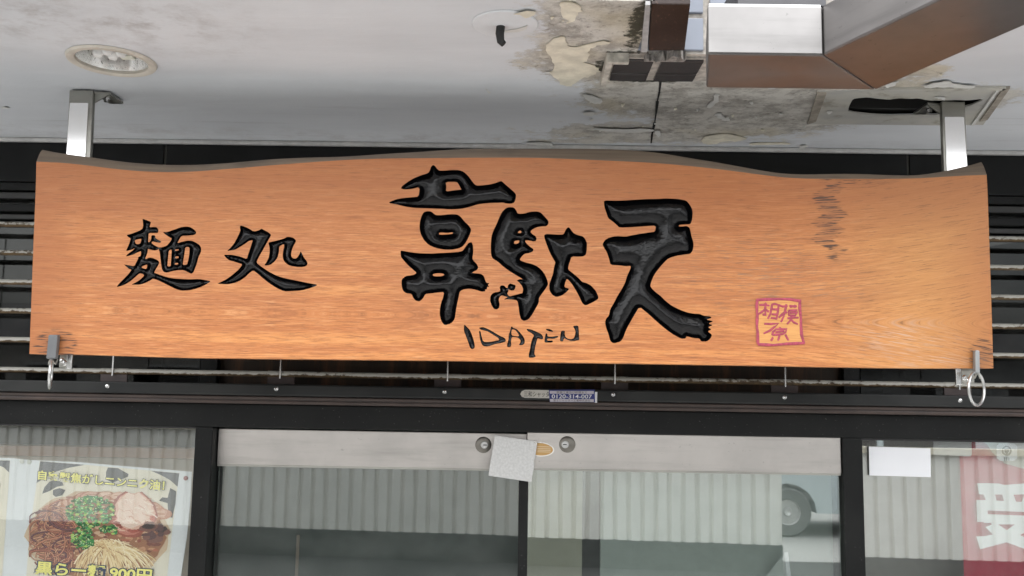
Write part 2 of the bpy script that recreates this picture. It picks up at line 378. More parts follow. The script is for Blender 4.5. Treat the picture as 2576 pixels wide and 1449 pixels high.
def far_house(x0, x1, y0, y1, h, col, label):
    t = thing('house', ((x0 + x1) / 2, y1, 0), label, 'house')
    MB().box(x0, x1, y0, y1, 0, h).build('wall', simple('render_' + str(int(x0 + 50)), col, .8), t)
    MB().add([(x0 - .3, y1 + .4, h), (x1 + .3, y1 + .4, h), (x1 + .3, y0 - .4, h), (x0 - .3, y0 - .4, h), (x0 - .3, (y0 + y1) / 2, h + 1.1), (x1 + .3, (y0 + y1) / 2, h + 1.1)],
             [(0, 1, 5, 4), (2, 3, 4, 5), (0, 4, 3), (1, 2, 5), (3, 2, 1, 0)]).build('roof', simple('roof_' + str(int(x0 + 50)), (.12, .12, .13), .6), t)
    n = int((x1 - x0) / 2.2)
    for i in range(n):
        cx = x0 + (i + .5) * (x1 - x0) / n
        w = box('window', simple('frame_' + str(i), (.6, .6, .6), .4), t, cx - .6, cx + .6, y1 - .02, y1 + .04, h * .45, h * .45 + 1.1)
        box('pane', m_tile, w, cx - .54, cx + .54, y1 + .03, y1 + .05, h * .45 + .06, h * .45 + 1.04)
far_house(-14, -3.5, -24, -16.5, 2.9, (.52, .50, .47), 'grey rendered house with dark roof beyond the long fence')
far_house(-1.5, 7.5, -27, -18.5, 3.0, (.62, .60, .57), 'pale rendered house with dark roof behind the parked van')
far_house(10, 19, -25, -17, 2.8, (.44, .45, .46), 'blue grey house with dark roof beyond the shorter fence')

def parked_van():
    cx, cy = 5.02, -11.3
    t = thing('parked_car', (cx, cy, 0), 'pale blue grey van parked beyond the gap in the fence', 'car')
    mb = simple('pale_blue_paint', (.50, .56, .58), .25, 0, .03, 4, 0)
    prof = [(-2.0, .32), (-2.0, .95), (-1.75, 1.05), (-1.15, 1.85), (1.6, 1.88), (1.95, 1.7), (2.0, .32)]
    arch = lambda c: [(c + .42 * math.cos(a), .33 + .42 * math.sin(a)) for a in [math.pi * i / 8 for i in range(9)]]
    poly = prof + arch(1.2) + arch(-1.2)
    n = len(poly); bm = bmesh.new(); vs_ = [bm.verts.new((cx + p[0], cy + .85, p[1])) for p in poly]
    fc = bm.faces.new(vs_); r = bmesh.ops.extrude_face_region(bm, geom=[fc])
    for e in r['geom']:
        if isinstance(e, bmesh.types.BMVert): e.co.y -= 1.7
    bmesh.ops.triangulate(bm, faces=bm.faces[:])
    m = MB(); bm.verts.ensure_lookup_table(); bm.verts.index_update()
    m.add([v.co.copy() for v in bm.verts], [tuple(v.index for v in f.verts) for f in bm.faces]); bm.free()
    m.build('body', mb, t)
    for sx in (-1.2, 1.2):
        for sy in (-.85, .85):
            w = MB().lathe([(.18, -.1), (.32, -.1), (.345, -.06), (.345, .06), (.32, .1), (.18, .1)], (cx + sx, cy + sy * .93, .345), 32, 'y').build('wheel', simple('veiled_tyre', (.13, .135, .135), .8), t, smooth=True)  # tyre grey lightened to stand in for the veil on the glass
            MB().lathe([(.0, .07), (.05, .085), (.07, .05), (.17, .05), (.2, .1), (.2, -.1), (0, -.1)], (cx + sx, cy + sy * .93, .345), 24, 'y').build('rim', simple('wheel_silver', (.6, .6, .6), .3, .6), w, smooth=True)
    for q0, q1 in ((-1.0, .1), (.2, 1.5)):
        box('window', m_tile, t, cx + q0, cx + q1, cy + .845, cy + .862, 1.1, 1.7)
    box('headlight', m_lens, t, cx - 2.02, cx - 1.98, cy + .45, cy + .8, .7, .9)
    box('headlight', m_lens, t, cx - 2.02, cx - 1.98, cy - .8, cy - .45, .7, .9)
    box('bumper', m_rub, t, cx - 2.06, cx - 1.99, cy - .82, cy + .82, .3, .5)
parked_van()
pt = thing('sign_post', (6.15, -6.0, 0), 'thin white post with a small plate beside the street', 'post')
MB().tube([(6.15, -6.0, 0), (6.15, -6.0, 1.25)], .03).build('pole', m_white, pt, smooth=True)
box('plate', m_white, pt, 6.0, 6.12, -6.03, -6.0, .95, 1.05)

# ================================================================== CANOPY
def inpoly(P, poly):
    P = np.asarray(P, float); q = np.asarray(poly, float); x, y = P[:, 0], P[:, 1]; r = np.zeros(len(P), bool)
    a = q; b = np.roll(q, -1, 0)
    for (x1, y1), (x2, y2) in zip(a, b):
        c = (y1 > y) != (y2 > y)
        if y1 == y2: continue
        r ^= c & (x < (x2 - x1) * (y - y1) / (y2 - y1) + x1)
    return r
def cdt(polys, extra=()):
    V = []; Ed = []
    for p in polys:
        n = len(V); V += [Vector(q) for q in p]; Ed += [(n + i, n + (i + 1) % len(p)) for i in range(len(p))]
    V += [Vector(q) for q in extra]
    r = delaunay_2d_cdt(V, Ed, [], 0, 1e-6)
    return np.array([(v.x, v.y) for v in r[0]]), [tuple(f) for f in r[2]]
def circle(c, r, n=48): return [(c[0] + r * math.cos(2 * math.pi * i / n), c[1] + r * math.sin(2 * math.pi * i / n)) for i in range(n)]
def chaikin(p, k=1, w=.22):
    for _ in range(k):
        o = []
        for i in range(len(p)):
            a = np.array(p[i]); b = np.array(p[(i + 1) % len(p)]); o += [tuple(a * (1 - w) + b * w), tuple(a * w + b * (1 - w))]
        p = o
    return p

cz2 = lambda c, r, pts: [tuple(atz(*Z(c, r, *p), CZ).xy) for p in pts]
DL = atz(281.7, 152, CZ); DLR = .0925
hole_px = [(1265, 775), (1285, 740), (1330, 733), (1400, 728), (1470, 738), (1560, 746), (1600, 738), (1640, 735), (1720, 740), (1780, 735), (1850, 752), (1960, 752), (2080, 748), (2150, 752), (2275, 738), (2245, 760), (2170, 790), (2130, 800), (2060, 830), (1980, 850), (1900, 862), (1800, 858), (1700, 862), (1550, 866), (1400, 858), (1300, 845), (1245, 835), (1255, 800)]
rag = chaikin(cz2(2, 0, hole_px), 1)
NF = at(1760, 130, -.60)                      # fascia of the notch
NY = atz(1680, 136, CZ).y                     # front line of the tiled soffit
NX0 = atz(1622, 60, CZ).x; NX1 = atz(2120, 150, CZ).x
CY = -0.97
outer = [(-4.2, 0.0), (4.2, 0.0), (4.2, CY), (NX1, CY), (NX1, NY), (NX0 + .004, NY), (NX0 + .004, CY), (-4.2, CY)]
circ = circle(DL.xy, DLR * .80)
V, Fc = cdt([outer, circ, rag], [(x, y) for x in np.arange(-4, 4.1, .4) for y in np.arange(-1.2, 0, .3)])
ce = np.array([V[list(f)].mean(0) for f in Fc])
ok = inpoly(ce, outer) & ~inpoly(ce, circ) & ~inpoly(ce, rag)
can = thing('canopy', (0, 0, CZ), 'white painted concrete canopy with peeling paint over the shop entrance', 'canopy')
m = MB(); m.add([(x, y, CZ) for x, y in V], [f[::-1] for f, o in zip(Fc, ok) if o])
for ring, top in ((outer, 3.05), (rag, CZ + .0015)):
    n = len(ring); m.add([(x, y, CZ) for x, y in ring] + [(x, y, top) for x, y in ring], [(i, (i + 1) % n, n + (i + 1) % n, n + i) for i in range(n)])
m.build('soffit', m_ceil, can, recalc=False)
Vt, Ft = cdt([outer]); ct = np.array([Vt[list(f)].mean(0) for f in Ft])
m = MB(); oo = inpoly(ct, outer)
m.add([(x, y, 3.05) for x, y in Vt], [f for f, o in zip(Ft, oo) if o]); m.build('roof_slab', simple('roof_concrete', (.35, .34, .32), .85), can, recalc=False)
# cavity above the ragged hole
hx = [p[0] for p in rag]; hy = [p[1] for p in rag]
cav = MB(); x0, x1, y0, y1 = min(hx) - .05, max(hx) + .05, min(hy) - .05, max(hy) + .05
cav.add([(x0, y0, CZ + .0025), (x1, y0, CZ + .0025), (x1, y1, CZ + .0025), (x0, y1, CZ + .0025), (x0, y0, CZ + .2), (x1, y0, CZ + .2), (x1, y1, CZ + .2), (x0, y1, CZ + .2)],
        [(4, 5, 6, 7), (0, 1, 5, 4), (1, 2, 6, 5), (2, 3, 7, 6), (3, 0, 4, 7)]).build('cavity', m_void, can, recalc=False)
box('batten', simple('old_batten', (.016, .015, .014), .8), can, min(hx), max(hx) - .06, max(hy) - .012, max(hy) + .03, CZ + .012, CZ + .05)
# edge trim where the soffit meets the wall
ez = CZ - .016
box('edge_trim', simple('edge_trim_paint', (.50, .50, .49), .6, 0, .15, 30, .1), can, -4.2, 4.2, -.018, -.001, CZ - .012, CZ - .001, bevel=.003)
# patch board round the hole: a frame of raised strips
def strip(name, c, r, pts, mat, thick, parent, z=None):
    z = CZ if z is None else z
    return MB().prism([atz(*Z(c, r, *p), z - .0008) for p in pts], (0, 0, -thick)).build(name, mat, parent)
m_patch = simple('patched_plaster', (.46, .44, .385), .8, 0, .22, 26, .35)
m_patchd = simple('bare_tape_line', (.30, .27, .225), .8, 0, .3, 40, .4)
pb = [(1015, 688), (1500, 672), (2000, 660), (2472, 648), (2268, 936), (1950, 940), (1500, 936), (937, 930)]
PB = [tuple(atz(*Z(2, 0, *p), CZ).xy) for p in pb]
Vp, Fp = cdt([PB, rag]); cp = np.array([Vp[list(f)].mean(0) for f in Fp]); okp = inpoly(cp, PB) & ~inpoly(cp, rag)
m = MB(); tk = .0022; n = len(Vp)
m.add([(x, y, CZ - tk) for x, y in Vp], [f[::-1] for f, o in zip(Fp, okp) if o])
for ring in (PB, rag):
    n = len(ring); m.add([(x, y, CZ - tk) for x, y in ring] + [(x, y, CZ + .0005) for x, y in ring], [(i, (i + 1) % n, n + (i + 1) % n, n + i) for i in range(n)])
k = NT('patched_plaster_board'); n1 = k.noise(k.pos(), 16, 6, .65); n2 = k.noise(k.map((5, 9, 5)), 1, 3)
cc = k.mix(k.step(n2, .35, .65), (.50, .485, .43), (.40, .395, .375)); cc = k.mix(k.m('MULTIPLY', k.step(n1, .52, .72), .75), cc, (.24, .215, .17)); k.bump(n1, .4, .004)
m_patchb = k.fin(cc, .8)
m.build('patch_board', m_patchb, can, recalc=False)
strip('tape_strip', 2, 0, [(1015, 690), (1085, 690), (1005, 905), (940, 925)], m_patchd, .0055, can)
strip('tape_strip', 2, 0, [(2420, 652), (2470, 650), (2300, 890), (2240, 905)], m_patchd, .0055, can)
strip('tape_strip', 2, 0, [(2365, 668), (2385, 667), (2200, 930), (2175, 932)], m_flakew, .006, can)
strip('tape_strip', 2, 0, [(1520, 660), (2440, 648), (2425, 668), (1520, 682)], m_patchb, .0055, can)
# curled flakes of paint
fl = [(1, [(1633, 0), (1780, 0), (1805, 60), (1785, 110), (1730, 165), (1690, 150), (1650, 80)], 0),
      (1, [(1680, 255), (1690, 320), (1720, 355), (1850, 330), (1960, 295), (2050, 310), (1960, 330), (1900, 350), (1850, 385), (1870, 440), (1820, 470), (1900, 480), (1950, 510), (1930, 550), (1840, 580), (1790, 600), (1760, 630), (1690, 645), (1610, 580), (1560, 530), (1600, 540), (1605, 470), (1550, 395), (1545, 330), (1600, 285)], 0),
      (1, [(1820, 680), (1870, 705), (1970, 735), (1975, 770), (1900, 765), (1845, 745)], 1),
      (1, [(1815, 850), (1870, 815), (1920, 845), (1880, 865)], 1), (1, [(1860, 880), (1905, 885), (1890, 905)], 1),
      (1, [(1870, 950), (2100, 965), (2350, 955), (2365, 980), (2100, 990), (1950, 970)], 1),
      (1, [(2375, 965), (2405, 965), (2410, 1015), (2375, 1015)], 1), (1, [(1370, 1062), (1590, 1062), (1592, 1100), (1430, 1080)], 1),
      (2, [(235, 700), (270, 700), (270, 760), (215, 810), (175, 800), (240, 750)], 1),
      (2, [(240, 850), (290, 840), (290, 870), (340, 880), (370, 905), (310, 900), (270, 890)], 1),
      (2, [(135, 1050), (200, 1010), (330, 1000), (500, 1040), (450, 1060), (300, 1060), (250, 1085), (150, 1080)], 0),
      (2, [(1780, 650), (1900, 605), (2000, 590), (2060, 625), (2200, 625), (2180, 655), (2100, 665), (2000, 640)], 1),
      (2, [(1510, 655), (1560, 610), (1650, 590), (1590, 640)], 1), (2, [(870, 1083), (960, 1095), (900, 1122)], 1),
      (2, [(1895, 715), (1985, 715), (1985, 735), (1920, 730)], 1), (1, [(1095, 650), (1130, 690), (1100, 685)], 1),
      (0, [(0, 800), (70, 800), (70, 818), (20, 815)], 1), (2, [(500, 1070), (800, 1072), (820, 1085), (510, 1090)], 0)]
R1 = random.Random(11)
def flake(c, pts, wk, jit=.0021):
    p2 = [(x + R1.gauss(0, jit), y + R1.gauss(0, jit)) for x, y in chaikin([tuple(atz(*Z(c, 0, *p), CZ).xy) for p in pts], 2, .25)]
    zt = CZ - (.0046 if wk and pts[0][0] > 900 else .0018)
    V, Fc = cdt([p2]); ce = np.array([V[list(f)].mean(0) for f in Fc]); ok = inpoly(ce, p2); n = len(V); cen = V.mean(0)
    ext = np.linalg.norm(V - cen, axis=1).max() + 1e-6
    zz = [zt - .0022 * (np.linalg.norm(q - cen) / ext) ** 3 * (1 + .6 * math.sin(q[0] * 90)) for q in V]
    m = MB(); m.add([(x, y, z_) for (x, y), z_ in zip(V, zz)], [f[::-1] for f, o in zip(Fc, ok) if o])
    m.add([(x, y, z_ + .0015) for (x, y), z_ in zip(V, zz)], [f for f, o in zip(Fc, ok) if o])
    m.build('paint_flake', m_flakew if wk else m_flake, can, recalc=False)
for c, pts, wk in fl: flake(c, pts, wk)
for i in range(24):
    px_, py_ = R1.choice([(R1.gauss(4200, 130), R1.gauss(180, 170)), (R1.gauss(5000, 330), R1.gauss(840, 110)), (R1.gauss(5700, 300), R1.gauss(900, 90)), (R1.gauss(6900, 300), R1.gauss(560, 80))])
    if py_ < 0 or py_ > 1050: continue
    a_ = R1.uniform(6, 22)
    flake(0, [(px_ + a_ * R1.uniform(.5, 1.3) * math.cos(u), py_ + .6 * a_ * R1.uniform(.4, 1.3) * math.sin(u)) for u in (0, .9, 1.8, 2.8, 3.8, 4.7, 5.6)], 1 if i % 2 else 0, .0005)
# crack across the bare concrete
cr = [(2410, 600), (2400, 690), (2385, 760), (2375, 850), (2365, 920), (2345, 1010), (2338, 1075)]
m = MB()
for a, b in zip(cr[:-1], cr[1:]):
    A, B = atz(*Z(1, 0, *a), CZ), atz(*Z(1, 0, *b), CZ); w = random.uniform(.002, .005)
    m.prism([A + Vector((-w, 0, -.0012)), A + Vector((w, 0, -.0012)), B + Vector((w * .6, 0, -.0012)), B + Vector((-w * .6, 0, -.0012))], (0, 0, -.0012))
m.build('crack', m_void, can)

# ---- round blank cover with a cut cable
cv = atz(*Z(1, 0, 1235, 178), CZ)
rc = thing('round_cover', cv, 'painted round blank cover with a cut black cable poking through', 'cover')
MB().lathe([(0, -.0035), (.055, -.0035), (.062, -.0025), (.064, 0)], cv - Vector((0, 0, .0008)), 48).build('cover_plate', simple('painted_cover', (.68, .70, .72), .55, 0, .06, 20, .1), rc, smooth=True)
MB().prism([atz(*Z(1, 0, *p), CZ - .005) for p in [(1300, 105), (1400, 80), (1468, 88), (1460, 110), (1410, 130), (1390, 135), (1350, 110)]], (0, 0, -.001)).build('peeled_paint', m_flake, rc)
MB().prism([atz(*Z(1, 0, *p), CZ - .005) for p in [(1230, 230), (1330, 215), (1405, 190), (1395, 220), (1330, 240), (1240, 243)]], (0, 0, -.001)).build('peeled_paint', m_flakew, rc)
c0 = atz(*Z(1, 0, 1205, 185), CZ)
MB().tube([c0, c0 + Vector((-.002, .001, -.018)), c0 + Vector((.0, .001, -.033)), c0 + Vector((.006, .001, -.039))], [.0085, .0085, .0075, .006], 14).build('cable_stub', m_rub, rc, smooth=True)

# ---- recessed downlight
dl = thing('downlight', DL, 'round recessed downlight with cream ring and speckled reflector', 'light fitting')
MB().lathe([(DLR * .80, .004), (DLR * .80, -.004), (DLR * .86, -.007), (DLR * .97, -.006), (DLR, -.001)], DL, 64).build('trim_ring', m_cream, dl, smooth=True)
k = NT('speckled_reflector'); nn = k.noise(k.pos(), 190, 3, .6)
m_refl = k.fin(k.mix(k.step(nn, .62, .68), (.95, .95, .94), (.07, .07, .06)), .22, .88)
MB().lathe([(DLR * .80, .003), (DLR * .74, .03), (DLR * .62, .075), (DLR * .42, .115), (0.02, .13), (0, .13)], DL, 64).build('reflector', m_refl, dl, smooth='all', recalc=False)
for dx, dy in ((-.032, .0), (-.006, -.012), (.020, -.002), (-.006, .016)):
    MB().lathe([(.0, -.014), (.008, -.0135), (.0115, -.008), (.0115, .09)], DL + Vector((dx, dy, .022)), 16).build('lamp_tube', m_lens, dl, smooth=True)
box('lamp_socket', m_socket, dl, DL.x + .0, DL.x + .03, DL.y + .028, DL.y + .05, CZ + .02, CZ + .1)

# ================================================================== TILED BAND, BROWN BOARD AND DUCT
tb = thing('tiled_beam', (NX0, NY, CZ), 'grey glazed tile band let into the canopy beside the steel duct', 'tile band')
yb = atz(1650, 195.5, CZ).y
xl = atz(1533, 165, CZ).x; xm = atz(1645, 165, CZ).x; xr = atz(1763, 165, CZ).x
yf = atz(1580, 138, CZ).y; ymid = atz(1580, 173, CZ).y
box('grout_bed', m_grout, tb, xl - .004, NX1, yf, yb, CZ - .006, CZ + .01, bevel=0)
for a, b in ((xl + .006, xm - .008), (xm + .008, xr - .004)):
    for c, d in ((yf + .006, ymid - .003), (ymid + .003, yb - .006)):
        box('tile', m_tile, tb, a, b, c, d, CZ - .011, CZ - .004, bevel=.0015)
# pale frame round the tile band
m_frm = simple('flaking_white_trim', (.48, .46, .41), .6, 0, .3, 60, .5)
xo = atz(1517, 165, CZ).x
box('frame_strip', m_frm, tb, xo, xl, yf - .016, yb + .006, CZ - .022, CZ - .001)
box('frame_strip', m_frm, tb, xl, NX0 - .012, yf - .016, yf - .001, CZ - .022, CZ - .001)
# fascia tiles that stand above the soffit line, open to the sky
fz = CZ - .004
box('fascia_bed', m_grout, tb, NX0 + .01, NX1, NY - .012, NY - .0005, fz, 3.1, bevel=0)
fx = [at(1722, 90, NY).x, at(1765, 90, NY).x, at(1782, 90, NY).x]
zj = at(1750, 48, NY).z
for a, b in ((fx[0] - .10, fx[1]), (fx[2], fx[2] + .11), (fx[2] + .115, fx[2] + .225)):
    for c, d in ((fz + .006, zj - .006), (zj + .006, zj + .11), (zj + .122, zj + .23)):
        box('tile', m_fascia, tb, a, b, NY - .019, NY - .010, c, d, bevel=.002)
# torn mortar lip along the joint
m = MB(); p0 = [atz(1622 + i * 6.5, 132 - 6 * random.random() - (7 if 8 < i < 15 else 0), CZ) for i in range(17)]
for a, b in zip(p0[:-1], p0[1:]):
    m.hexa([a + Vector((0, -.004, -.02 - random.random() * .006)), b + Vector((0, -.004, -.02)), Vector((b.x, NY + .008, CZ - .014)), Vector((a.x, NY + .008, CZ - .014))],
           [a + Vector((0, 0, .001)), b + Vector((0, 0, .001)), Vector((b.x, NY + .008, CZ + .001)), Vector((a.x, NY + .008, CZ + .001))])
m.build('mortar_lip', simple('torn_mortar', (.30, .28, .26), .9, 0, .5, 70, .8), tb, bevel=.001)

bb = thing('brown_board', (NX0, CY, CZ), 'dark brown speckled board with pale edge strip running out from the tiles', 'board')
xa, xb_ = atz(1634, 70, CZ).x, atz(1722, 110, CZ).x
k = NT('speckled_brown_board'); s1 = k.noise(k.map((170, 60, 170)), 1, 3, .6); s2 = k.noise(k.pos(), 9, 4)
cc = k.mix(k.step(s2, .3, .7), (.024, .014, .012), (.042, .026, .021)); cc = k.mix(k.m('MULTIPLY', k.step(s1, .60, .72), .7), cc, (.16, .09, .06)); k.bump(s1, .4, .002)
m_spk = k.fin(cc, .5)
a0, a1 = atz(1631, 128, CZ - .006), atz(1640, 0, CZ - .006); b0, b1 = atz(1722, 128, CZ - .006), atz(1738, 0, CZ - .006)
ext = lambda p, q: p + (q - p) * ((CY - p.y) / (q.y - p.y))
A1, B1 = ext(a0, a1), ext(b0, b1)
MB().hexa([a0, b0, B1, A1], [p + Vector((0, 0, .05)) for p in (a0, b0, B1, A1)]).build('board', m_spk, bb, bevel=.002)
s0, s1_ = atz(1612, 132, CZ - .008), atz(1625, 0, CZ - .008); S1 = ext(s0, s1_); t0, t1 = atz(1628.5, 132, CZ - .008), atz(1637, 0, CZ - .008); T1 = ext(t0, t1)
MB().hexa([s0, t0, T1, S1], [p + Vector((0, 0, .03)) for p in (s0, t0, T1, S1)]).build('edge_strip', simple('grey_strip', (.42, .42, .42), .5, 0, .15, 60, .3), bb, bevel=.001)

# ---- stainless duct
DZ = 2.605
k0 = atz(*Z(2, 0, 190, 408), DZ); k1 = atz(*Z(2, 0, 1055, 418), DZ); k2 = atz(*Z(2, 0, 1450, 680), DZ); k3 = atz(*Z(2, 0, 165, 684), DZ)
k3.y = k2.y; k1.y = k0.y
DT = at(*Z(2, 0, 600, 40), k0.y).z
du = thing('exhaust_duct', (k0 + k2) / 2, 'stainless steel exhaust duct elbowing out under the canopy', 'duct')
up = Vector((0, 0, DT - DZ))
MB().hexa([k0, k1, k2, k3], [p + up for p in (k0, k1, k2, k3)]).build('box_section', m_duct, du, bevel=.004)
e0 = atz(*Z(2, 0, 1930, 0), DZ); e1 = atz(*Z(2, 0, 2576, 175), DZ)
da = (e0 - k1).normalized(); db = (e1 - k2).normalized()
g = Vector((.0012, -.0004, 0))
E0, E1 = k1 + da * 1.3, k2 + da * 1.3 + (db - da) * .9
MB().hexa([k1 + g, E0, E1, k2 + g], [p + up for p in (k1 + g, E0, E1, k2 + g)]).build('arm_section', mat_steel('brushed_stainless_arm', (.20, .19, .185), .32, metal=.85), du, bevel=.004)
# dark plate standing in for the shaded gap above the box section
box('gap_shade_plate', simple('gap_shade_grey', (.10, .10, .105), .4, .5), du, k3.x + .02, k1.x + .01, k0.y + .004, k3.y - .02, DT + .001, DT + .05)
m = MB()
for (p, q) in ((k0, k1), ):
    m.box(p.x + .002, q.x - .002, p.y - .002, p.y + .001, DT - .004, DT + .001)
m.build('seam_lip', m_chrome, du)
box('front_panel', mat_steel('sky_bright_stainless', (.29, .282, .275), .3), du, k0.x + .001, k1.x - .0005, k0.y - .0025, k0.y - .0005, DZ + .002, DT - .003, bevel=.001)  # brighter copy of the duct steel, standing in for reflected sky

# ================================================================== HANGERS
def hanger(c0, pts_top, name_lab, flange_dir):
    (lx, ty), (rx, _), by = pts_top
    HY = -.45
    a = at(lx, ty, HY); b = at(rx, ty, HY); bot = at((lx + rx) / 2, by, HY)
    t = thing('sign_hanger', ((a.x + b.x) / 2, HY, CZ), name_lab, 'hanger', 'steel hangers carrying the sign')
    sh = at((lx + rx) / 2 + c0, by, HY).x - (a.x + b.x) / 2
    p = [Vector((a.x, HY, CZ - .004)), Vector((b.x, HY, CZ - .004)), Vector((b.x, HY + .014, CZ - .004)), Vector((a.x, HY + .014, CZ - .004))]
    dn = Vector((sh, 0, bot.z - .12 - CZ))
    MB().hexa([q + dn for q in p], p).build('post', m_hang, t, bevel=.0025)
    fx0, fx1 = (b.x, b.x + .035) if flange_dir > 0 else (a.x - .03, a.x)
    MB().hexa([(fx0, HY + .006, CZ - .010), (fx1, HY + .012, CZ - .010), (fx1, HY + .085, CZ - .010), (fx0, HY + .085, CZ - .010)],
              [(fx0, HY + .006, CZ - .0045), (fx1, HY + .012, CZ - .0045), (fx1, HY + .085, CZ - .0045), (fx0, HY + .085, CZ - .0045)]).build('flange', m_hang, t, bevel=.001)
    # gusset between flange and post
    s = fx1 if flange_dir > 0 else fx0; r = fx0 if flange_dir > 0 else fx1
    MB().prism([(r, HY + .009, CZ - .0105), (s, HY + .009, CZ - .0105), (r, HY + .009, CZ - .032)], (0, .004, 0)).build('gusset', m_hang, t)
    MB().lathe([(0, -.012), (.005, -.012), (.006, -.006), (.009, -.006), (.009, 0)], ((fx0 + fx1) / 2, HY + .03, CZ - .0105), 6).build('bolt', m_chrome, t)
    return t, a, b, dn, HY
m_plate = simple('white_sky_plate', (.82, .82, .82), .35, 0, .05, 30, .05)
k = NT('scuffed_sky_mirror'); nn = k.noise(k.map((60, 60, 75)), 1, 2, .5)
m_plate = k.fin(k.mix(k.step(nn, .70, .76), (.93, .93, .93), (.30, .28, .26)), .16, .8)
def plate_on(t, HY, q):  # bright plate added in the shape of the sky's reflection on the post
    P = [at(x, y, HY - .0035) for x, y in q]
    MB().prism(P, (0, .003, 0)).build('sky_mirror_plate', m_plate, t)
t1, *_h = hanger(-6, ((175, 219), (235, 219), 400), 'left steel hanger with a scuffed plate added as its bright sky reflection beside the downlight', 1)
plate_on(t1, -.45, [(175.5, 259), (222, 259), (213, 412), (166, 406)])
t2, *_h = hanger(6, ((2369, 256), (2428, 256), 430), 'right steel hanger with a scuffed plate added as its bright sky reflection in the broken ceiling hole', -1)
plate_on(t2, -.45, [(2376.5, 294), (2425, 294), (2434, 430), (2383, 440)])

# ================================================================== SIGN BOARD
wA, wB, wC, wD, wE, wF, wG, wH, wI = (440, 840), (840, 840), (1500, 620), (1500, 920), (1880, 780), (1880, 1000), (2340, 740), (2340, 1050), (1780, 1240)
KS = 672 / 2576; ND = 2576 / 4032
def W(w, pts, k_=KS): return [((w[0] + x * k_) * ND, (w[1] + y * k_) * ND) for x, y in pts]
def S(px): 
    p = at(px[0], px[1], SY); return (p.x, p.z)
GL = {}
GL['men'] = ([W(wA, [(462, 82), (510, 95), (592, 130), (585, 165), (570, 208), (610, 207), (670, 205), (705, 240), (705, 280), (690, 298), (650, 296), (560, 298), (555, 330), (553, 370), (548, 440), (585, 420), (595, 380), (597, 335), (625, 328), (655, 335), (660, 375), (700, 400), (752, 430), (730, 445), (690, 440), (640, 430), (612, 425), (600, 450), (640, 480), (680, 500), (712, 515), (712, 540), (660, 560), (610, 555), (560, 540), (545, 535), (543, 580), (530, 625), (505, 680), (520, 690), (560, 668), (610, 672), (650, 685), (700, 712), (720, 740), (700, 790), (665, 845), (640, 895), (665, 905), (760, 940), (860, 970), (960, 985), (1080, 992), (1180, 995), (1320, 990), (1400, 1005), (1500, 1022), (1440, 1065), (1350, 1110), (1250, 1145), (1150, 1165), (1050, 1168), (960, 1140), (880, 1100), (800, 1060), (700, 1010), (620, 985), (590, 1010), (520, 1045), (440, 1075), (380, 1080), (290, 1075), (350, 1050), (430, 1000), (490, 940), (470, 915), (420, 905), (370, 950), (300, 1010), (230, 1060), (150, 1095), (70, 1115), (110, 1060), (180, 990), (250, 920), (300, 850), (260, 840), (215, 800), (180, 770), (240, 780), (340, 800), (370, 740), (395, 690), (400, 655), (430, 650), (440, 620), (442, 570), (400, 585), (330, 620), (270, 640), (205, 652), (250, 605), (310, 565), (350, 525), (300, 550), (210, 572), (240, 510), (270, 440), (285, 375), (250, 360), (220, 328), (290, 310), (370, 280), (430, 255), (465, 230), (475, 180), (470, 130)]),
    W(wA, [(770, 282), (830, 285), (930, 250), (1040, 210), (1120, 198), (1180, 205), (1240, 240), (1275, 280), (1270, 310), (1240, 328), (1150, 338), (1060, 340), (1035, 365), (1010, 410), (990, 450), (1050, 432), (1130, 412), (1200, 410), (1260, 435), (1330, 480), (1352, 530), (1345, 590), (1310, 660), (1285, 760), (1255, 840), (1230, 895), (1200, 912), (1150, 890), (1090, 858), (1000, 858), (900, 875), (840, 895), (790, 890), (760, 850), (745, 770), (735, 680), (725, 600), (710, 530), (700, 515), (760, 512), (830, 490), (880, 430), (910, 380), (870, 360), (810, 320)])],
    [W(wA, [(345, 405), (450, 380), (440, 430), (425, 460), (370, 465), (350, 430)]), W(wA, [(450, 805), (540, 768), (525, 840), (490, 835), (455, 822)]),
     W(wA, [(862, 560), (905, 545), (900, 640), (890, 780), (885, 800), (840, 800), (845, 720), (855, 640)]), W(wA, [(1110, 510), (1175, 510), (1172, 600), (1155, 700), (1138, 775), (1070, 780), (1085, 690), (1100, 600)]),
     W(wA, [(955, 545), (1010, 543), (1008, 562), (955, 565)]), W(wA, [(960, 652), (1008, 648), (1008, 675), (960, 680)]), W(wA, [(952, 750), (1003, 748), (1000, 770), (952, 775)])])
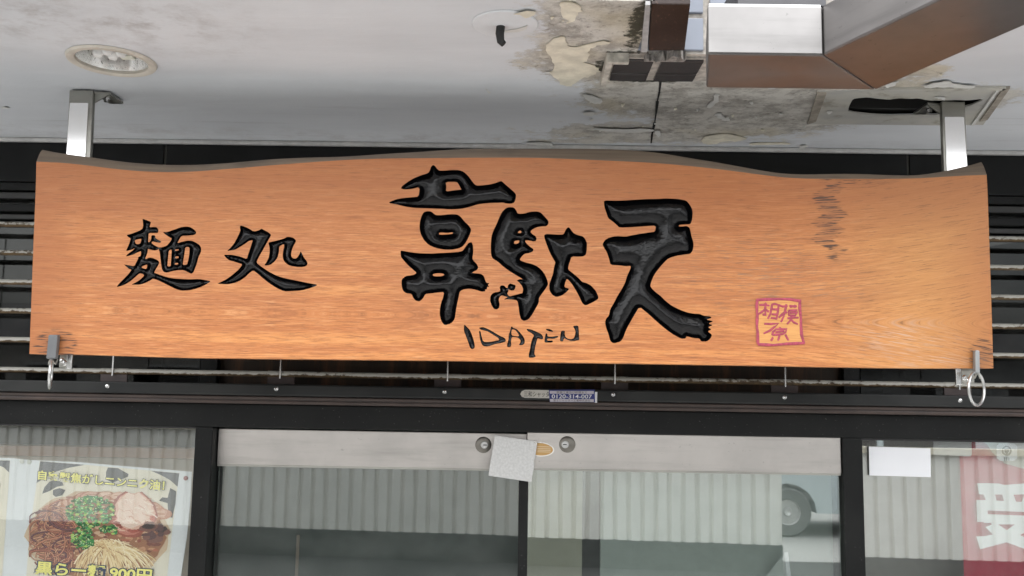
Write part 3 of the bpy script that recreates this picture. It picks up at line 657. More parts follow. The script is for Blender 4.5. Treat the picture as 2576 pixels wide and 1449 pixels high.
GL['dokoro'] = ([W(wB, [(405, 185), (440, 188), (530, 225), (610, 275), (680, 258), (730, 230), (760, 250), (830, 285), (875, 325), (850, 370), (800, 460), (740, 570), (680, 670), (650, 745), (720, 800), (820, 870), (930, 930), (1040, 970), (1180, 1000), (1330, 1030), (1450, 1055), (1585, 1080), (1480, 1125), (1330, 1165), (1180, 1175), (1070, 1178), (960, 1130), (850, 1060), (760, 990), (670, 910), (600, 860), (540, 905), (480, 965), (400, 1020), (310, 1055), (210, 1072), (50, 1062), (130, 1030), (220, 980), (310, 910), (390, 840), (440, 770), (380, 750), (300, 725), (230, 705), (185, 665), (157, 625), (270, 625), (360, 640), (440, 665), (505, 690), (525, 620), (555, 530), (585, 440), (595, 405), (540, 415), (480, 460), (400, 510), (330, 550), (200, 572), (250, 530), (310, 460), (360, 370), (410, 260), (400, 220)]),
    W(wB, [(828, 438), (900, 425), (980, 405), (1070, 380), (1110, 355), (1150, 355), (1210, 370), (1250, 410), (1240, 440), (1210, 490), (1190, 540), (1175, 600), (1178, 650), (1200, 680), (1250, 682), (1280, 650), (1300, 610), (1320, 570), (1345, 620), (1370, 670), (1410, 720), (1425, 760), (1405, 795), (1350, 812), (1260, 810), (1150, 790), (1090, 750), (1055, 700), (1045, 640), (1055, 560), (1070, 500), (1065, 462), (1010, 490), (995, 510), (990, 590), (970, 670), (920, 735), (860, 780), (765, 790), (800, 740), (835, 670), (850, 590), (848, 510)])], [])
GL['i'] = ([W(wC, [(100, 685), (230, 630), (330, 612), (460, 600), (570, 592), (585, 445), (460, 478), (360, 485), (300, 470), (320, 430), (400, 370), (500, 310), (600, 270), (715, 235), (740, 190), (755, 140), (785, 112), (815, 125), (850, 175), (885, 200), (960, 198), (1080, 188), (1180, 190), (1250, 215), (1320, 280), (1370, 350), (1430, 425), (1540, 420), (1650, 405), (1730, 385), (1790, 360), (1820, 355), (1870, 400), (1940, 460), (2010, 520), (2040, 560), (2035, 620), (2015, 680), (1960, 700), (1890, 695), (1840, 680), (1750, 685), (1600, 690), (1450, 710), (1350, 745), (1200, 778), (1050, 785), (900, 775), (700, 768), (500, 762), (380, 745), (250, 712)]),
    W(wC, [(640, 830), (690, 810), (750, 812), (790, 840), (825, 870), (920, 870), (1040, 855), (1150, 860), (1200, 890), (1260, 965), (1330, 1030), (1365, 1090), (1340, 1170), (1290, 1270), (1240, 1340), (1170, 1375), (1060, 1395), (940, 1390), (820, 1365), (720, 1320), (650, 1250), (600, 1160), (580, 1060), (590, 960), (610, 890)]),
    W(wD, [(300, 255), (330, 258), (420, 275), (540, 292), (650, 298), (780, 300), (900, 292), (1050, 285), (1180, 275), (1240, 255), (1280, 190), (1320, 140), (1370, 125), (1390, 180), (1395, 280), (1380, 370), (1400, 410), (1450, 460), (1470, 510), (1455, 545), (1400, 575), (1370, 592), (1510, 605), (1555, 640), (1580, 720), (1600, 745), (1640, 745), (1612, 775), (1640, 800), (1600, 805), (1605, 835), (1570, 845), (1580, 870), (1520, 878), (1440, 850), (1340, 830), (1250, 840), (1190, 870), (1175, 950), (1150, 1060), (1130, 1180), (1115, 1290), (1060, 1355), (960, 1385), (910, 1320), (885, 1220), (890, 1130), (905, 1050), (935, 970), (955, 880), (850, 890), (740, 905), (670, 910), (635, 980), (580, 1025), (520, 1010), (480, 960), (465, 910), (380, 900), (330, 860), (310, 780), (312, 690), (370, 640), (440, 630), (500, 620), (540, 590), (480, 540), (400, 470), (340, 400), (300, 350), (295, 290)])],
    [W(wC, [(975, 370), (1145, 368), (1175, 410), (1205, 470), (1215, 485), (1100, 495), (980, 515), (990, 440)]), W(wC, [(880, 1130), (1000, 1140), (1090, 1130), (1080, 1155), (880, 1170)]), W(wD, [(780, 610), (850, 598), (930, 600), (960, 620), (930, 640), (850, 645), (790, 640)])])
GL['da'] = ([W(wE, [(430, 150), (480, 135), (550, 140), (590, 190), (605, 235), (700, 235), (800, 205), (900, 200), (960, 220), (1020, 285), (1070, 340), (1075, 385), (1040, 425), (980, 425), (880, 445), (820, 480), (800, 510), (830, 545), (880, 575), (895, 615), (880, 650), (840, 655), (780, 640), (720, 640), (722, 660), (760, 705), (810, 745), (848, 770), (840, 805), (780, 830), (710, 840), (660, 890), (635, 935), (720, 970), (830, 995), (920, 1040), (1000, 1120), (1050, 1220), (1068, 1300)]) + W(wF, [(1040, 510), (980, 590), (930, 660), (925, 740), (880, 820), (830, 910), (770, 990), (700, 1012), (655, 985), (630, 890), (620, 790), (600, 700), (540, 690), (460, 685), (395, 690), (440, 660), (480, 640), (560, 620), (640, 600), (680, 590), (690, 530), (670, 480), (630, 430), (590, 400), (640, 378), (690, 384), (600, 330), (500, 270), (400, 200), (300, 110), (230, 70)]) + W(wE, [(205, 860), (200, 720), (210, 580), (240, 490), (290, 390), (330, 290), (370, 210)]),
    W(wF, [(350, 475), (400, 475), (430, 505), (455, 515), (460, 470), (490, 445), (540, 458), (575, 470), (575, 510), (555, 545), (520, 552), (480, 540), (465, 535), (470, 560), (450, 590), (460, 620), (500, 645), (460, 655), (420, 640), (370, 625), (340, 640), (320, 690), (335, 750), (330, 810), (295, 838), (250, 832), (215, 780), (190, 710), (195, 640), (220, 600), (270, 575), (330, 570), (345, 550), (335, 510)]),
    W(wE, [(1005, 560), (1040, 540), (1120, 545), (1220, 552), (1300, 548), (1325, 490), (1355, 445), (1385, 440), (1420, 490), (1460, 535), (1520, 560), (1590, 575), (1630, 620), (1655, 680), (1650, 780), (1640, 850), (1600, 880), (1530, 885), (1420, 882), (1395, 960), (1375, 1020), (1370, 1080), (1430, 1125), (1520, 1200), (1580, 1265), (1640, 1280), (1710, 1315), (1770, 1380)]) + W(wF, [(1790, 560), (1825, 640), (1825, 680), (1740, 730), (1630, 782), (1580, 740), (1540, 650), (1480, 540), (1430, 460), (1390, 410), (1350, 375), (1325, 430), (1310, 500), (1390, 525), (1340, 580), (1270, 630), (1190, 650), (1130, 620), (1085, 550), (1085, 450), (1110, 380), (1140, 300), (1155, 200), (1175, 130)]) + W(wE, [(1170, 960), (1110, 860), (1070, 770), (1040, 690), (1010, 600)])],
    [W(wE, [(640, 490), (665, 500), (660, 525), (615, 530), (610, 510)]), W(wE, [(560, 645), (630, 635), (630, 670), (590, 695), (550, 690)])])
GL['ten'] = ([W(wG, [(145, 205), (170, 188), (300, 192), (440, 190), (620, 178), (800, 168), (980, 165), (1060, 158), (1150, 160), (1280, 168), (1390, 190), (1440, 250), (1475, 310), (1487, 370), (1480, 470), (1455, 545), (1400, 552), (1285, 556), (1275, 582), (1330, 582), (1390, 572), (1440, 600), (1455, 660), (1470, 740), (1495, 810), (1500, 880), (1485, 950), (1450, 995), (1370, 1005), (1260, 1020), (1120, 1060), (1030, 1150), (940, 1260), (890, 1340), (860, 1420)]) + W(wH, [(845, 290), (870, 330), (920, 380), (1000, 440), (1080, 520), (1170, 590), (1290, 650), (1400, 690), (1500, 710), (1590, 712), (1650, 740), (1750, 750), (1775, 772), (1690, 800), (1755, 812), (1797, 825), (1720, 858), (1792, 882), (1715, 915), (1772, 950), (1710, 975), (1782, 1030), (1750, 1090), (1700, 1130), (1610, 1130), (1590, 1085), (1500, 1080), (1390, 1050), (1380, 1085), (1310, 1088), (1200, 1030), (1100, 960), (1000, 880), (900, 790), (790, 690), (680, 605), (600, 740), (520, 880), (470, 980), (440, 1070), (400, 1130), (290, 1160), (240, 1120), (215, 1020), (180, 930), (160, 840), (180, 780), (220, 740), (240, 640), (300, 540), (350, 440), (420, 330), (470, 230), (490, 150), (550, 20)]) + W(wG, [(548, 1175), (480, 1182), (380, 1170), (245, 1162), (225, 1080), (190, 970), (150, 910), (122, 850), (160, 785), (220, 750), (330, 725), (480, 735), (560, 715), (700, 690), (850, 668), (915, 660), (930, 570), (800, 575), (620, 590), (380, 600), (340, 560), (270, 500), (210, 460), (180, 370), (150, 280)])], [])
ROM = [([(180, 140), (215, 170), (270, 230), (300, 300), (330, 390), (345, 480), (330, 510), (295, 518), (270, 490), (240, 400), (205, 310), (178, 240)], []),
       ([(400, 195), (460, 182), (530, 205), (620, 255), (710, 310), (790, 345), (812, 375), (805, 405), (740, 425), (650, 440), (580, 465), (530, 478), (470, 470), (440, 430), (420, 360), (405, 240), (430, 245), (445, 320), (470, 405), (560, 410), (640, 395), (710, 380), (700, 350), (620, 300), (540, 250), (480, 235), (440, 225)], []),
       ([(890, 180), (905, 172), (920, 195), (980, 215), (1030, 270), (1070, 320), (1098, 370), (1095, 430), (1060, 458), (1005, 455), (1030, 420), (1035, 380), (1000, 345), (920, 330), (900, 340), (890, 400), (895, 450), (880, 485), (835, 488), (830, 450), (850, 380), (855, 300), (875, 240)], [[(905, 215), (950, 225), (990, 270), (1015, 320), (960, 322), (900, 310), (895, 260)]]),
       ([(1120, 208), (1200, 220), (1280, 255), (1350, 290), (1375, 330), (1372, 365), (1340, 368), (1290, 350), (1275, 410), (1255, 480), (1245, 560), (1245, 600), (1265, 620), (1250, 640), (1200, 648), (1160, 645), (1155, 600), (1175, 530), (1190, 430), (1215, 350), (1240, 310), (1190, 270), (1140, 245)], []),
       ([(1410, 210), (1470, 212), (1510, 230), (1532, 255), (1490, 255), (1430, 235)], []),
       ([(1415, 275), (1440, 285), (1440, 325), (1510, 328), (1612, 312), (1590, 345), (1530, 362), (1440, 355), (1435, 390), (1525, 385), (1515, 420), (1400, 418), (1395, 400), (1400, 340)], []),
       ([(1645, 240), (1705, 240), (1700, 290), (1710, 330), (1750, 360), (1800, 368), (1840, 350), (1855, 310), (1865, 240), (1820, 165), (1900, 158), (1912, 200), (1915, 300), (1922, 380), (1890, 385), (1840, 395), (1780, 392), (1730, 370), (1690, 350), (1675, 400), (1630, 400), (1632, 330)], [])]

back_px = [Z(0, 0, *p) for p in [(320, 1130), (500, 1165), (680, 1190), (900, 1220), (1130, 1240), (1330, 1248), (1500, 1245), (1700, 1232), (2000, 1215), (2300, 1200), (2576, 1185)]] + [Z(1, 0, *p) for p in [(350, 1160), (700, 1140), (950, 1124), (1200, 1122), (1500, 1123), (1800, 1122), (2100, 1128), (2300, 1140), (2450, 1160)]] + [Z(2, 0, *p) for p in [(0, 1187), (200, 1215), (400, 1250), (600, 1290), (800, 1318), (1000, 1328), (1300, 1328), (1600, 1335), (1720, 1330), (1850, 1315), (2000, 1290), (2150, 1250), (2253, 1223)]]
frt_px = [Z(0, 0, *p) for p in [(275, 1220), (400, 1222), (600, 1240), (800, 1268), (1000, 1290), (1200, 1300), (1400, 1300), (1600, 1285), (1900, 1260), (2200, 1235), (2576, 1208)]] + [Z(1, 0, *p) for p in [(300, 1196), (700, 1193), (1000, 1190), (1500, 1190), (1900, 1208), (2300, 1225)]] + [Z(2, 0, *p) for p in [(0, 1247), (300, 1280), (600, 1320), (800, 1346), (1000, 1350), (1300, 1350), (1500, 1349), (1700, 1350), (1900, 1340), (2100, 1325), (2294, 1320)]]
rside = [Z(2, 1, *p) for p in [(2302, 20), (2315, 400), (2330, 850), (2345, 1331)]]
bot_px = [Z(2, 1, *p) for p in [(1800, 1330), (1200, 1322), (600, 1310), (0, 1300)]] + [Z(1, 1, *p) for p in [(1900, 1289), (1400, 1282), (700, 1270), (0, 1264)]] + [Z(0, 1, *p) for p in [(2000, 1258), (1400, 1250), (1000, 1238), (600, 1226), (222, 1222)]]
lside = [Z(0, 1, *p) for p in [(236, 850), (252, 400), (268, 20)]]
def smooth_line(px, n):
    px = np.array(px); xs = np.linspace(px[0, 0], px[-1, 0], n); ys = np.interp(xs, px[:, 0], px[:, 1])
    ke = np.array([1, 2, 3, 2, 1.]) / 9
    yy = np.convolve(np.pad(ys, 2, 'edge'), ke, 'valid'); yy[0], yy[-1] = ys[0], ys[-1]
    return list(zip(xs, yy))
NT_ = 90
ftop = smooth_line(frt_px, NT_); btop = smooth_line(back_px, NT_)
outl = [S(p) for p in ftop + rside + bot_px + lside]
BY = SY + .062
sg = thing('shop_sign', (0, SY + .03, at(1288, 905, SY).z), 'long orange wooden sign board with carved black Japanese characters', 'sign board')

def relief(outers, holes, step, prof, name, mat, label=None, jitter=.0006):
    O = [chaikin([S(p) for p in q], 1, .2) for q in outers]; H = [chaikin([S(p) for p in q], 1, .2) for q in holes]
    def ins(P):
        r = np.zeros(len(P), bool)
        for q in O: r |= inpoly(P, q)
        for q in H: r &= ~inpoly(P, q)
        return r
    allp = np.array([p for q in O for p in q]); mn, mx_ = allp.min(0), allp.max(0)
    gx, gz = np.meshgrid(np.arange(mn[0], mx_[0], step), np.arange(mn[1], mx_[1], step)); gx = gx + (np.arange(gx.shape[0]) % 2)[:, None] * step / 2
    P = np.c_[gx.ravel(), gz.ravel()] + rng.normal(0, step * .08, (gx.size, 2)); P = P[ins(P)]
    segs = [(np.array(q), np.roll(np.array(q), -1, 0)) for q in O + H]
    A = np.vstack([s[0] for s in segs]); B = np.vstack([s[1] for s in segs])
    # drop boundary segments that lie inside the union of the strokes
    mid = (A + B) / 2; nrm = np.c_[-(B - A)[:, 1], (B - A)[:, 0]]; nrm /= np.linalg.norm(nrm, axis=1)[:, None] + 1e-12
    real = ins(mid + nrm * 3e-4) != ins(mid - nrm * 3e-4); A, B = A[real], B[real]
    def dist(P):
        d = np.full(len(P), 9.)
        for i in range(0, len(A)):
            ab = B[i] - A[i]; t = np.clip(((P - A[i]) @ ab) / (ab @ ab + 1e-15), 0, 1); d = np.minimum(d, np.linalg.norm(P - (A[i] + t[:, None] * ab), axis=1))
        return d
    P = P[dist(P) > step * .45]
    V, Fc = cdt(O + H, [tuple(p) for p in P])
    ce = np.array([V[list(f)].mean(0) for f in Fc]); ok = ins(ce); Fc = [f for f, o in zip(Fc, ok) if o]
    d = dist(V); d[d < 1e-5] = 0
    y = SY - prof(d) + rng.normal(0, jitter, len(V)) * (d > 0)
    from collections import Counter
    ec = Counter()
    for f in Fc:
        for i in range(3): ec[(f[i], f[(i + 1) % 3])] += 1
    bd = [e for e in ec if (e[1], e[0]) not in ec]
    m = MB(); m.add([(V[i][0], y[i], V[i][1]) for i in range(len(V))], Fc)
    n = len(m.v); idx = {}
    for a, b in bd:
        for q in (a, b):
            if q not in idx: idx[q] = len(m.v); m.v.append((V[q][0], SY + .0002, V[q][1]))
    m.f += [(b, a, idx[a], idx[b]) for a, b in bd]; m.mi += [0] * len(bd)
    used = sorted({i for f in m.f for i in f}); re = {o: i for i, o in enumerate(used)}
    m.v = [m.v[i] for i in used]; m.f = [tuple(re[i] for i in f) for f in m.f]
    o = m.build(name, mat, sg, smooth=True, label=label, recalc=False)
    o.data.set_sharp_from_angle(angle=rad(60))
    return O, H
def dome(h0, R, top):
    def f(d):
        t = np.clip((d - .002) / R, 0, 1); r = -h0 + (h0 + top) * (1 - (1 - t) ** 1.75)
        return np.where(d <= 0, -h0, r)
    return f
cut = []
labs = {'men': 'small carved character at the far left of the board', 'dokoro': 'second small carved character with long sweeping tail', 'i': 'tall carved character of stacked strokes', 'da': 'carved character with curled left half', 'ten': 'largest carved character with a broad spread leg'}
for key in ('men', 'dokoro', 'i', 'da', 'ten'):
    sm = key in ('men', 'dokoro')
    cut.append(relief(*GL[key], .0026 if sm else .0034, dome(.0065, .013, .004) if sm else dome(.010, .030, .008), 'carved_character', m_ink, labs[key], .0001))
for o_, h_ in ROM:
    cut.append(relief([W(wI, o_)], [W(wI, q) for q in h_], .0022, lambda d: -.0015 - np.minimum(d * .7, .006), 'carved_letter', m_ink, None, .0002))

# board
V, Fc = cdt([outl] + [q for O, H in cut for q in O + H])
ce = np.array([V[list(f)].mean(0) for f in Fc]); ok = inpoly(ce, outl)
for O, H in cut:
    r = np.zeros(len(ce), bool)
    for q in O: r |= inpoly(ce, q)
    for q in H: r &= ~inpoly(ce, q)
    ok &= ~r
m = MB(); m.add([(x, SY, z) for x, z in V], [f for f, o in zip(Fc, ok) if o])
low = [S(p) for p in rside + bot_px + lside]
bk = [(at(*btop[-1], BY).x, at(*btop[-1], BY).z)]
fl_ = [S(ftop[-1])] + low + [S(ftop[0])]
bl = [(at(*btop[-1], BY).x, at(*btop[-1], BY).z)] + [(x, z) for x, z in low] + [(at(*btop[0], BY).x, at(*btop[0], BY).z)]
n = len(fl_); m.add([(x, SY, z) for x, z in fl_] + [(x, BY, z) for x, z in bl], [(i, i + 1, n + i + 1, n + i) for i in range(n - 1)])
bt = [at(*p, BY) for p in btop]; bpoly = [(p.x, p.z) for p in bt] + low
Vb, Fb = cdt([bpoly]); cb = np.array([Vb[list(f)].mean(0) for f in Fb]); okb = inpoly(cb, bpoly)
m.add([(x, BY, z) for x, z in Vb], [f[::-1] for f, o in zip(Fb, okb) if o])
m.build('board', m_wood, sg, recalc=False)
m = MB(); v = []; RB = 5
for i in range(NT_):
    a = at(*ftop[i], SY); b = bt[i]
    for j in range(RB + 1):
        t = j / RB; q = a.lerp(b, t); q.z += .010 * math.sin(math.pi * t) * (0.5 + .3 * math.sin(i * .35)); v.append(q)
m.add(v, [(i * (RB + 1) + j, (i + 1) * (RB + 1) + j, (i + 1) * (RB + 1) + j + 1, i * (RB + 1) + j + 1) for i in range(NT_ - 1) for j in range(RB)])
m.build('live_edge', m_live, sg, smooth='all')

# red carved seal
SB = (2940, 1155); KJ = 336 / 2576
def stroke_mesh(m, pts, w, y):
    P = [np.array(S(q)) for q in W(SB, pts, KJ)]; n = len(P); L = []; R_ = []; C_ = []
    for i in range(n):
        t = P[min(i + 1, n - 1)] - P[max(i - 1, 0)]; t = t / (np.linalg.norm(t) + 1e-9); nn = np.array([-t[1], t[0]]); ww = w * (1 + .18 * math.sin(i * 2.1))
        L.append(P[i] + nn * ww / 2); R_.append(P[i] - nn * ww / 2); C_.append(P[i])
    v = [(q[0], y - .0006, q[1]) for q in L] + [(q[0], y - .0018, q[1]) for q in C_] + [(q[0], y - .0006, q[1]) for q in R_]
    m.add(v, [(i, i + 1, n + i + 1, n + i) for i in range(n - 1)] + [(n + i, n + i + 1, 2 * n + i + 1, 2 * n + i) for i in range(n - 1)])
m_red = simple('red_lacquer', (.37, .05, .085), .5, 0, .3, 120, .2)
k = NT('yellow_wood_field'); X, Y, Zz = k.xyz(); fb = k.noise(k.comb(k.m('MULTIPLY', X, 14.0), 0.0, k.m('MULTIPLY', Zz, 300)), 1, 4, .6)
m_yel = k.fin(k.mix(k.step(fb, .35, .7), (.68, .34, .105), (.54, .23, .065)), .45)
fq = [S(q) for q in W(SB, [(320, 210), (1010, 190), (1615, 240), (1640, 760), (1650, 1100), (1720, 1500), (1200, 1530), (800, 1555), (345, 1530), (335, 1200), (315, 800)], KJ)]
se = MB().prism([(x, SY - .0012, z) for x, z in fq], (0, .0011, 0)).build('seal', m_yel, sg, label='small red square seal near the lower right')
m = MB()
for pts in ([(285, 205), (600, 185), (1020, 175), (1300, 185), (1640, 240)], [(315, 205), (300, 400), (310, 600), (320, 640), (310, 800), (305, 1000), (330, 1200), (330, 1449), (345, 1545)], [(1600, 235), (1595, 450), (1630, 750), (1632, 1000), (1650, 1250), (1695, 1420), (1725, 1515)], [(335, 1540), (600, 1552), (800, 1560), (1200, 1525), (1500, 1512), (1740, 1500)]):
    stroke_mesh(m, pts, .0062, SY - .001)
m.build('seal_frame', m_red, se, smooth='all', recalc=False)
CH = [[[(370, 355), (520, 350), (680, 372)], [(545, 290), (590, 340)], [(560, 320), (555, 480), (560, 600), (562, 680)], [(540, 490), (460, 560), (345, 630)], [(575, 490), (665, 562)], [(470, 645), (560, 640)],
       [(760, 335), (740, 480), (700, 640), (630, 775)], [(745, 345), (850, 320), (950, 350)], [(960, 370), (935, 560), (890, 800)], [(765, 480), (930, 492)], [(740, 630), (910, 645)], [(720, 745), (890, 760)]],
      [[(950, 350), (1080, 400), (1230, 388)], [(1195, 330), (1160, 500), (1110, 700), (1030, 870)], [(1150, 560), (1050, 650), (960, 740)], [(1150, 540), (1210, 600)], [(1280, 378), (1400, 392), (1510, 396)], [(1310, 350), (1330, 440)], [(1465, 350), (1430, 440)], [(1260, 520), (1510, 512), (1512, 580), (1460, 670), (1270, 662), (1258, 520)], [(1290, 592), (1480, 582)], [(1220, 757), (1380, 735), (1560, 735)], [(1345, 690), (1340, 770), (1290, 850), (1210, 930)], [(1340, 800), (1420, 880), (1540, 932)]],
      [[(520, 920), (740, 925), (960, 910), (840, 1010), (690, 1130), (500, 1215)], [(1000, 1020), (1002, 1080)], [(765, 1270), (790, 1160), (880, 1085), (1050, 1080), (1200, 1082), (1170, 1180), (1080, 1230), (900, 1250), (770, 1262)], [(860, 1175), (1130, 1140)], [(990, 1260), (965, 1350), (940, 1430)], [(790, 1330), (730, 1435)], [(1160, 1240), (1210, 1340), (1260, 1425)]]]
for ch in CH:
    m = MB()
    for pts in ch: stroke_mesh(m, pts, .0046, SY - .001)
    m.build('seal_character', m_red, se, smooth='all', recalc=False)

# ---- ring hooks and brackets at the lower corners of the sign
def ring_hook(q, ringpts, label, ring_edge, mat):
    x0, x1, y0, y1 = q
    a, b = at(x0, y0, SY - .012), at(x1, y1, SY - .012)
    t = thing('ring_hook', ((a.x + b.x) / 2, SY - .01, b.z), label, 'hook', 'ring hooks at the lower corners of the sign')
    MB().hexa([(a.x, SY - .016, b.z), (b.x, SY - .016, b.z), (b.x - .001, SY - .001, b.z), (a.x + .001, SY - .001, b.z)],
              [(a.x + .0015, SY - .016, a.z), (b.x + .001, SY - .016, a.z), (b.x, SY - .001, a.z), (a.x + .003, SY - .001, a.z)]).build('clip', mat, t, bevel=.003)
    c = Vector(((a.x + b.x) / 2, SY - .009, b.z - .002))
    MB().tube([c + Vector((.009 * math.cos(u), .004 + .009 * math.sin(u) * .8, -.004 + .006 * math.sin(u * 3))) for u in [i * .45 for i in range(28)]], .0012, 6).build('wire', m_hang, t, smooth=True)
    R = at(ringpts[0], ringpts[2], SY).z - at(ringpts[0], ringpts[3], SY).z; R /= 2
    cr_ = at((ringpts[0] + ringpts[1]) / 2, (ringpts[2] + ringpts[3]) / 2, SY - .009)
    vd = (cr_ - CAM); vd.z = 0; vd.normalize(); pp = Vector((vd.y, -vd.x, 0)); hd = pp * ring_edge + vd * math.sqrt(1 - ring_edge ** 2)
    pts = [cr_ + hd * (R * math.sin(2 * math.pi * i / 40)) + Vector((0, 0, R * math.cos(2 * math.pi * i / 40))) for i in range(40)]
    MB().tube(pts, .0032, 10, closed=True, ref=hd.cross(Vector((0, 0, 1)))).build('ring', m_ring, t, smooth=True)
ring_hook((122, 142, 842, 903), (124, 131, 905, 976), 'left ring hook clipped on the sign, ring seen edge on', .06, simple('grey_plastic_clip', (.13, .135, .14), .4, 0, .1, 30, .05))
ring_hook((2449, 2464, 881, 939), (2438, 2475, 937, 1019), 'right ring hook clipped on the sign, ring turned open', .42, simple('grey_metal_clip', (.30, .31, .31), .35, .4, .1, 30, .05))
def bracket(plate, tab, screws, label):
    y = SY + .03
    c = at((plate[0] + plate[1]) / 2, plate[2], y)
    t = thing('sign_bracket', (c.x, y, c.z), label, 'bracket', 'steel brackets under the sign')
    P = lambda x, yy, d=0: at(x, yy, y + d)
    for nm, q, d, mt in (('plate', plate, 0, m_hang), ('bright_tab', tab, -.008, m_chrome)):
        a, b = P(q[0], q[2], d), P(q[1], q[3], d)
        box(nm, mt, t, a.x, b.x, y + d, y + d + .006, b.z, a.z + .014, bevel=.002)
    for sx, sy in screws:
        p = P(sx, sy, -.0005)
        MB().lathe([(0, -.0025), (.004, -.002), (.0062, 0)], p, 16, 'y').build('screw', m_chrome, t, smooth=True)
bracket((150, 168, 893, 925), (168, 180, 893, 929), ((155.5, 907), (162.5, 913)), 'left steel bracket with two screws under the sign')
bracket((2419, 2452, 930, 964), (2404, 2420, 930, 969), ((2427, 950), (2439, 956)), 'right steel bracket with two screws under the sign')

# ================================================================== SHOP FRONT
HY_ = -.03
hz1, hz0 = zc(1027, HY_), zc(1087, HY_)
sf = thing('storefront', (0, 0, .12), 'black aluminium shop front framing the doors and windows', 'shop front')
box('header', m_blk, sf, -4.2, 4.2, HY_, .07, hz0, hz1, bevel=.003)
ml = (xc(491, 1080, HY_), xc(535, 1080, HY_)); mr = (xc(2119.5, 1110, HY_), xc(2170, 1110, HY_))
for a, b in (ml, mr):
    box('mullion', m_blk, sf, a, b, HY_ + .001, .069, .12, hz0 - .0005, bevel=.003)
for px0, px1 in ((503, 545), (2122, 2163)):
    box('transom_post', m_blk, sf, xc(px0, 950, .02), xc(px1, 950, .02), .02, .08, hz1 - .02, 2.6, bevel=.002)
# windows: fixed panes
def pane(name, mat, parent, x0, x1, z0, z1, y, tilt=0.0, label=None):
    zc_ = (z0 + z1) / 2; c, s = math.cos(tilt), math.sin(tilt)
    def P(x, yy, z): return Vector((x, y + yy * c - (z - z1) * s, z1 + (z - z1) * c + yy * s))
    m = MB(); m.hexa([P(x0, 0, z0), P(x1, 0, z0), P(x1, .006, z0), P(x0, .006, z0)], [P(x0, 0, z1), P(x1, 0, z1), P(x1, .006, z1), P(x0, .006, z1)])
    return m.build(name, mat, parent, label=label)
pane('window_pane', m_glassl, sf, -2.2, ml[0] - .001, .13, hz0 - .001, 0.0)
pane('window_pane', m_glassr, sf, mr[1] + .001, 2.2, .13, hz0 - .001, 0.004, rad(-.36))
for a, b in ((-4.2, -2.2), (2.2, 4.2)):
    box('side_panel', m_blk, sf, a, b, -.02, .06, .12, hz0 - .001)
# bead round the glass
box('glazing_bead', m_rub, sf, -2.2, ml[0] - .0008, -.022, -.006, hz0 - .006, hz0 - .0006, bevel=0)
box('glazing_bead', m_rub, sf, mr[1] + .0008, 2.2, -.022, -.006, hz0 - .006, hz0 - .0006, bevel=0)
# transom glass behind the grille
m_dark = mat_glass('transom_glass', .028, (.30, .30, .29), .02)
k = NT('rusty_brown_panel'); n1 = k.noise(k.map((26, 1, 3)), 1, 5, .7); n2 = k.noise(k.map((5, 1, 5)), 1, 4)
m_rp = k.fin(k.mix(k.step(n1, .45, .72), k.mix(k.step(n2, .35, .65), (.018, .013, .010), (.035, .024, .016)), (.085, .040, .020)), .55, 0, .2)
box('transom_panel', m_rp, sf, xc(545, 950, .05) + .001, xc(2122, 950, .05) - .001, .045, .055, hz1 - .02, 2.6)
for px0, px1 in ((None, 503), (2163, None)):
    pane('transom_pane', m_dark, sf, xc(px0, 950, .05) + .001 if px0 else -4.2, xc(px1, 950, .05) - .001 if px1 else 4.2, hz1 - .02, 2.6, .045)

# ---- upper wall of black panels
uw = thing('panelled_wall', (0, 0, 2.3), 'black panelled wall between the canopy and the shutter grille', 'wall')
zt, zb = CZ - .013, at(60, 457, 0).z
zb2 = at(60, 540, 0).z
xs = [-4.2, xc(415, 400, 0), xc(2285, 430, 0), 4.2]
for a, b in zip(xs[:-1], xs[1:]):
    box('wall_panel', m_tilewall, uw, a + .004, b - .004, -.002, .05, zb, zt, bevel=.002)
box('joint_bed', simple('panel_joint', (.06, .058, .05), .7), uw, -4.2, 4.2, .004, .06, zb + .002, zt - .002, bevel=0)
# shutter housing lip
sh = thing('shutter_housing', (0, 0, zb), 'dark grey slatted shutter housing behind the sign ends', 'shutter box')
ys = [(459, 478, .0), (483, 500, .012), (514, 532, -.006), (538, 552, .012), (556, 560, .0)]
for i, (u0, u1, d) in enumerate(ys):
    box('slat', m_greyslat if i % 2 else m_tilewall, sh, -4.2, 4.2, d, .06, at(60, u1, d).z, at(60, u0, d).z, bevel=.003)

# ---- pipe grille shutter
gs = thing('grille_shutter', (0, -.06, hz1), 'rusty pipe grille shutter rolled partly down over the shop front', 'shutter')
PY = -.06
zl = [(at(40, yy, PY).z + at(2540, yr, PY).z) / 2 for yy, yr in ((568, 598), (638, 671), (713, 744.7), (784.7, 818), (856, 893), (933, 968.5))]
tm = MB().tube([(-4.2, 0, 0), (4.2, 0, 0)], .0076, 16)
pm = None
for i, z in enumerate(zl):
    if pm is None:
        q = MB(); q.v = [tuple(Vector(p) + Vector((0, PY, z))) for p in tm.v]; q.f = tm.f; q.mi = tm.mi
        o = q.build('pipe', m_pipe, gs, smooth=True); me = o.data; z0_ = z; pm = me
    else:
        o = place('pipe', pm, gs, BASE[gs.name] + Vector((0, 0, z - z0_)))
linkx = [xc(px, 935, PY) for px in (288, 708, 1127, 1546, 1972, 2407)]
lk = [linkx[0] - (linkx[1] - linkx[0])] + linkx + [linkx[-1] + (linkx[-1] - linkx[-2])]
m0 = None
for x in lk:
    if m0 is None:
        o = MB().box(x - .0018, x + .0018, PY - .013, PY - .010, zl[-1] - .012, zl[0] + .012).build('link_rod', m_chrome, gs); m0 = o.data; x0_ = x
    else: place('link_rod', m0, gs, BASE[gs.name] + Vector((x - x0_, 0, 0)))
b0 = zc(976.5, -.085); b1 = zc(1006, -.085)
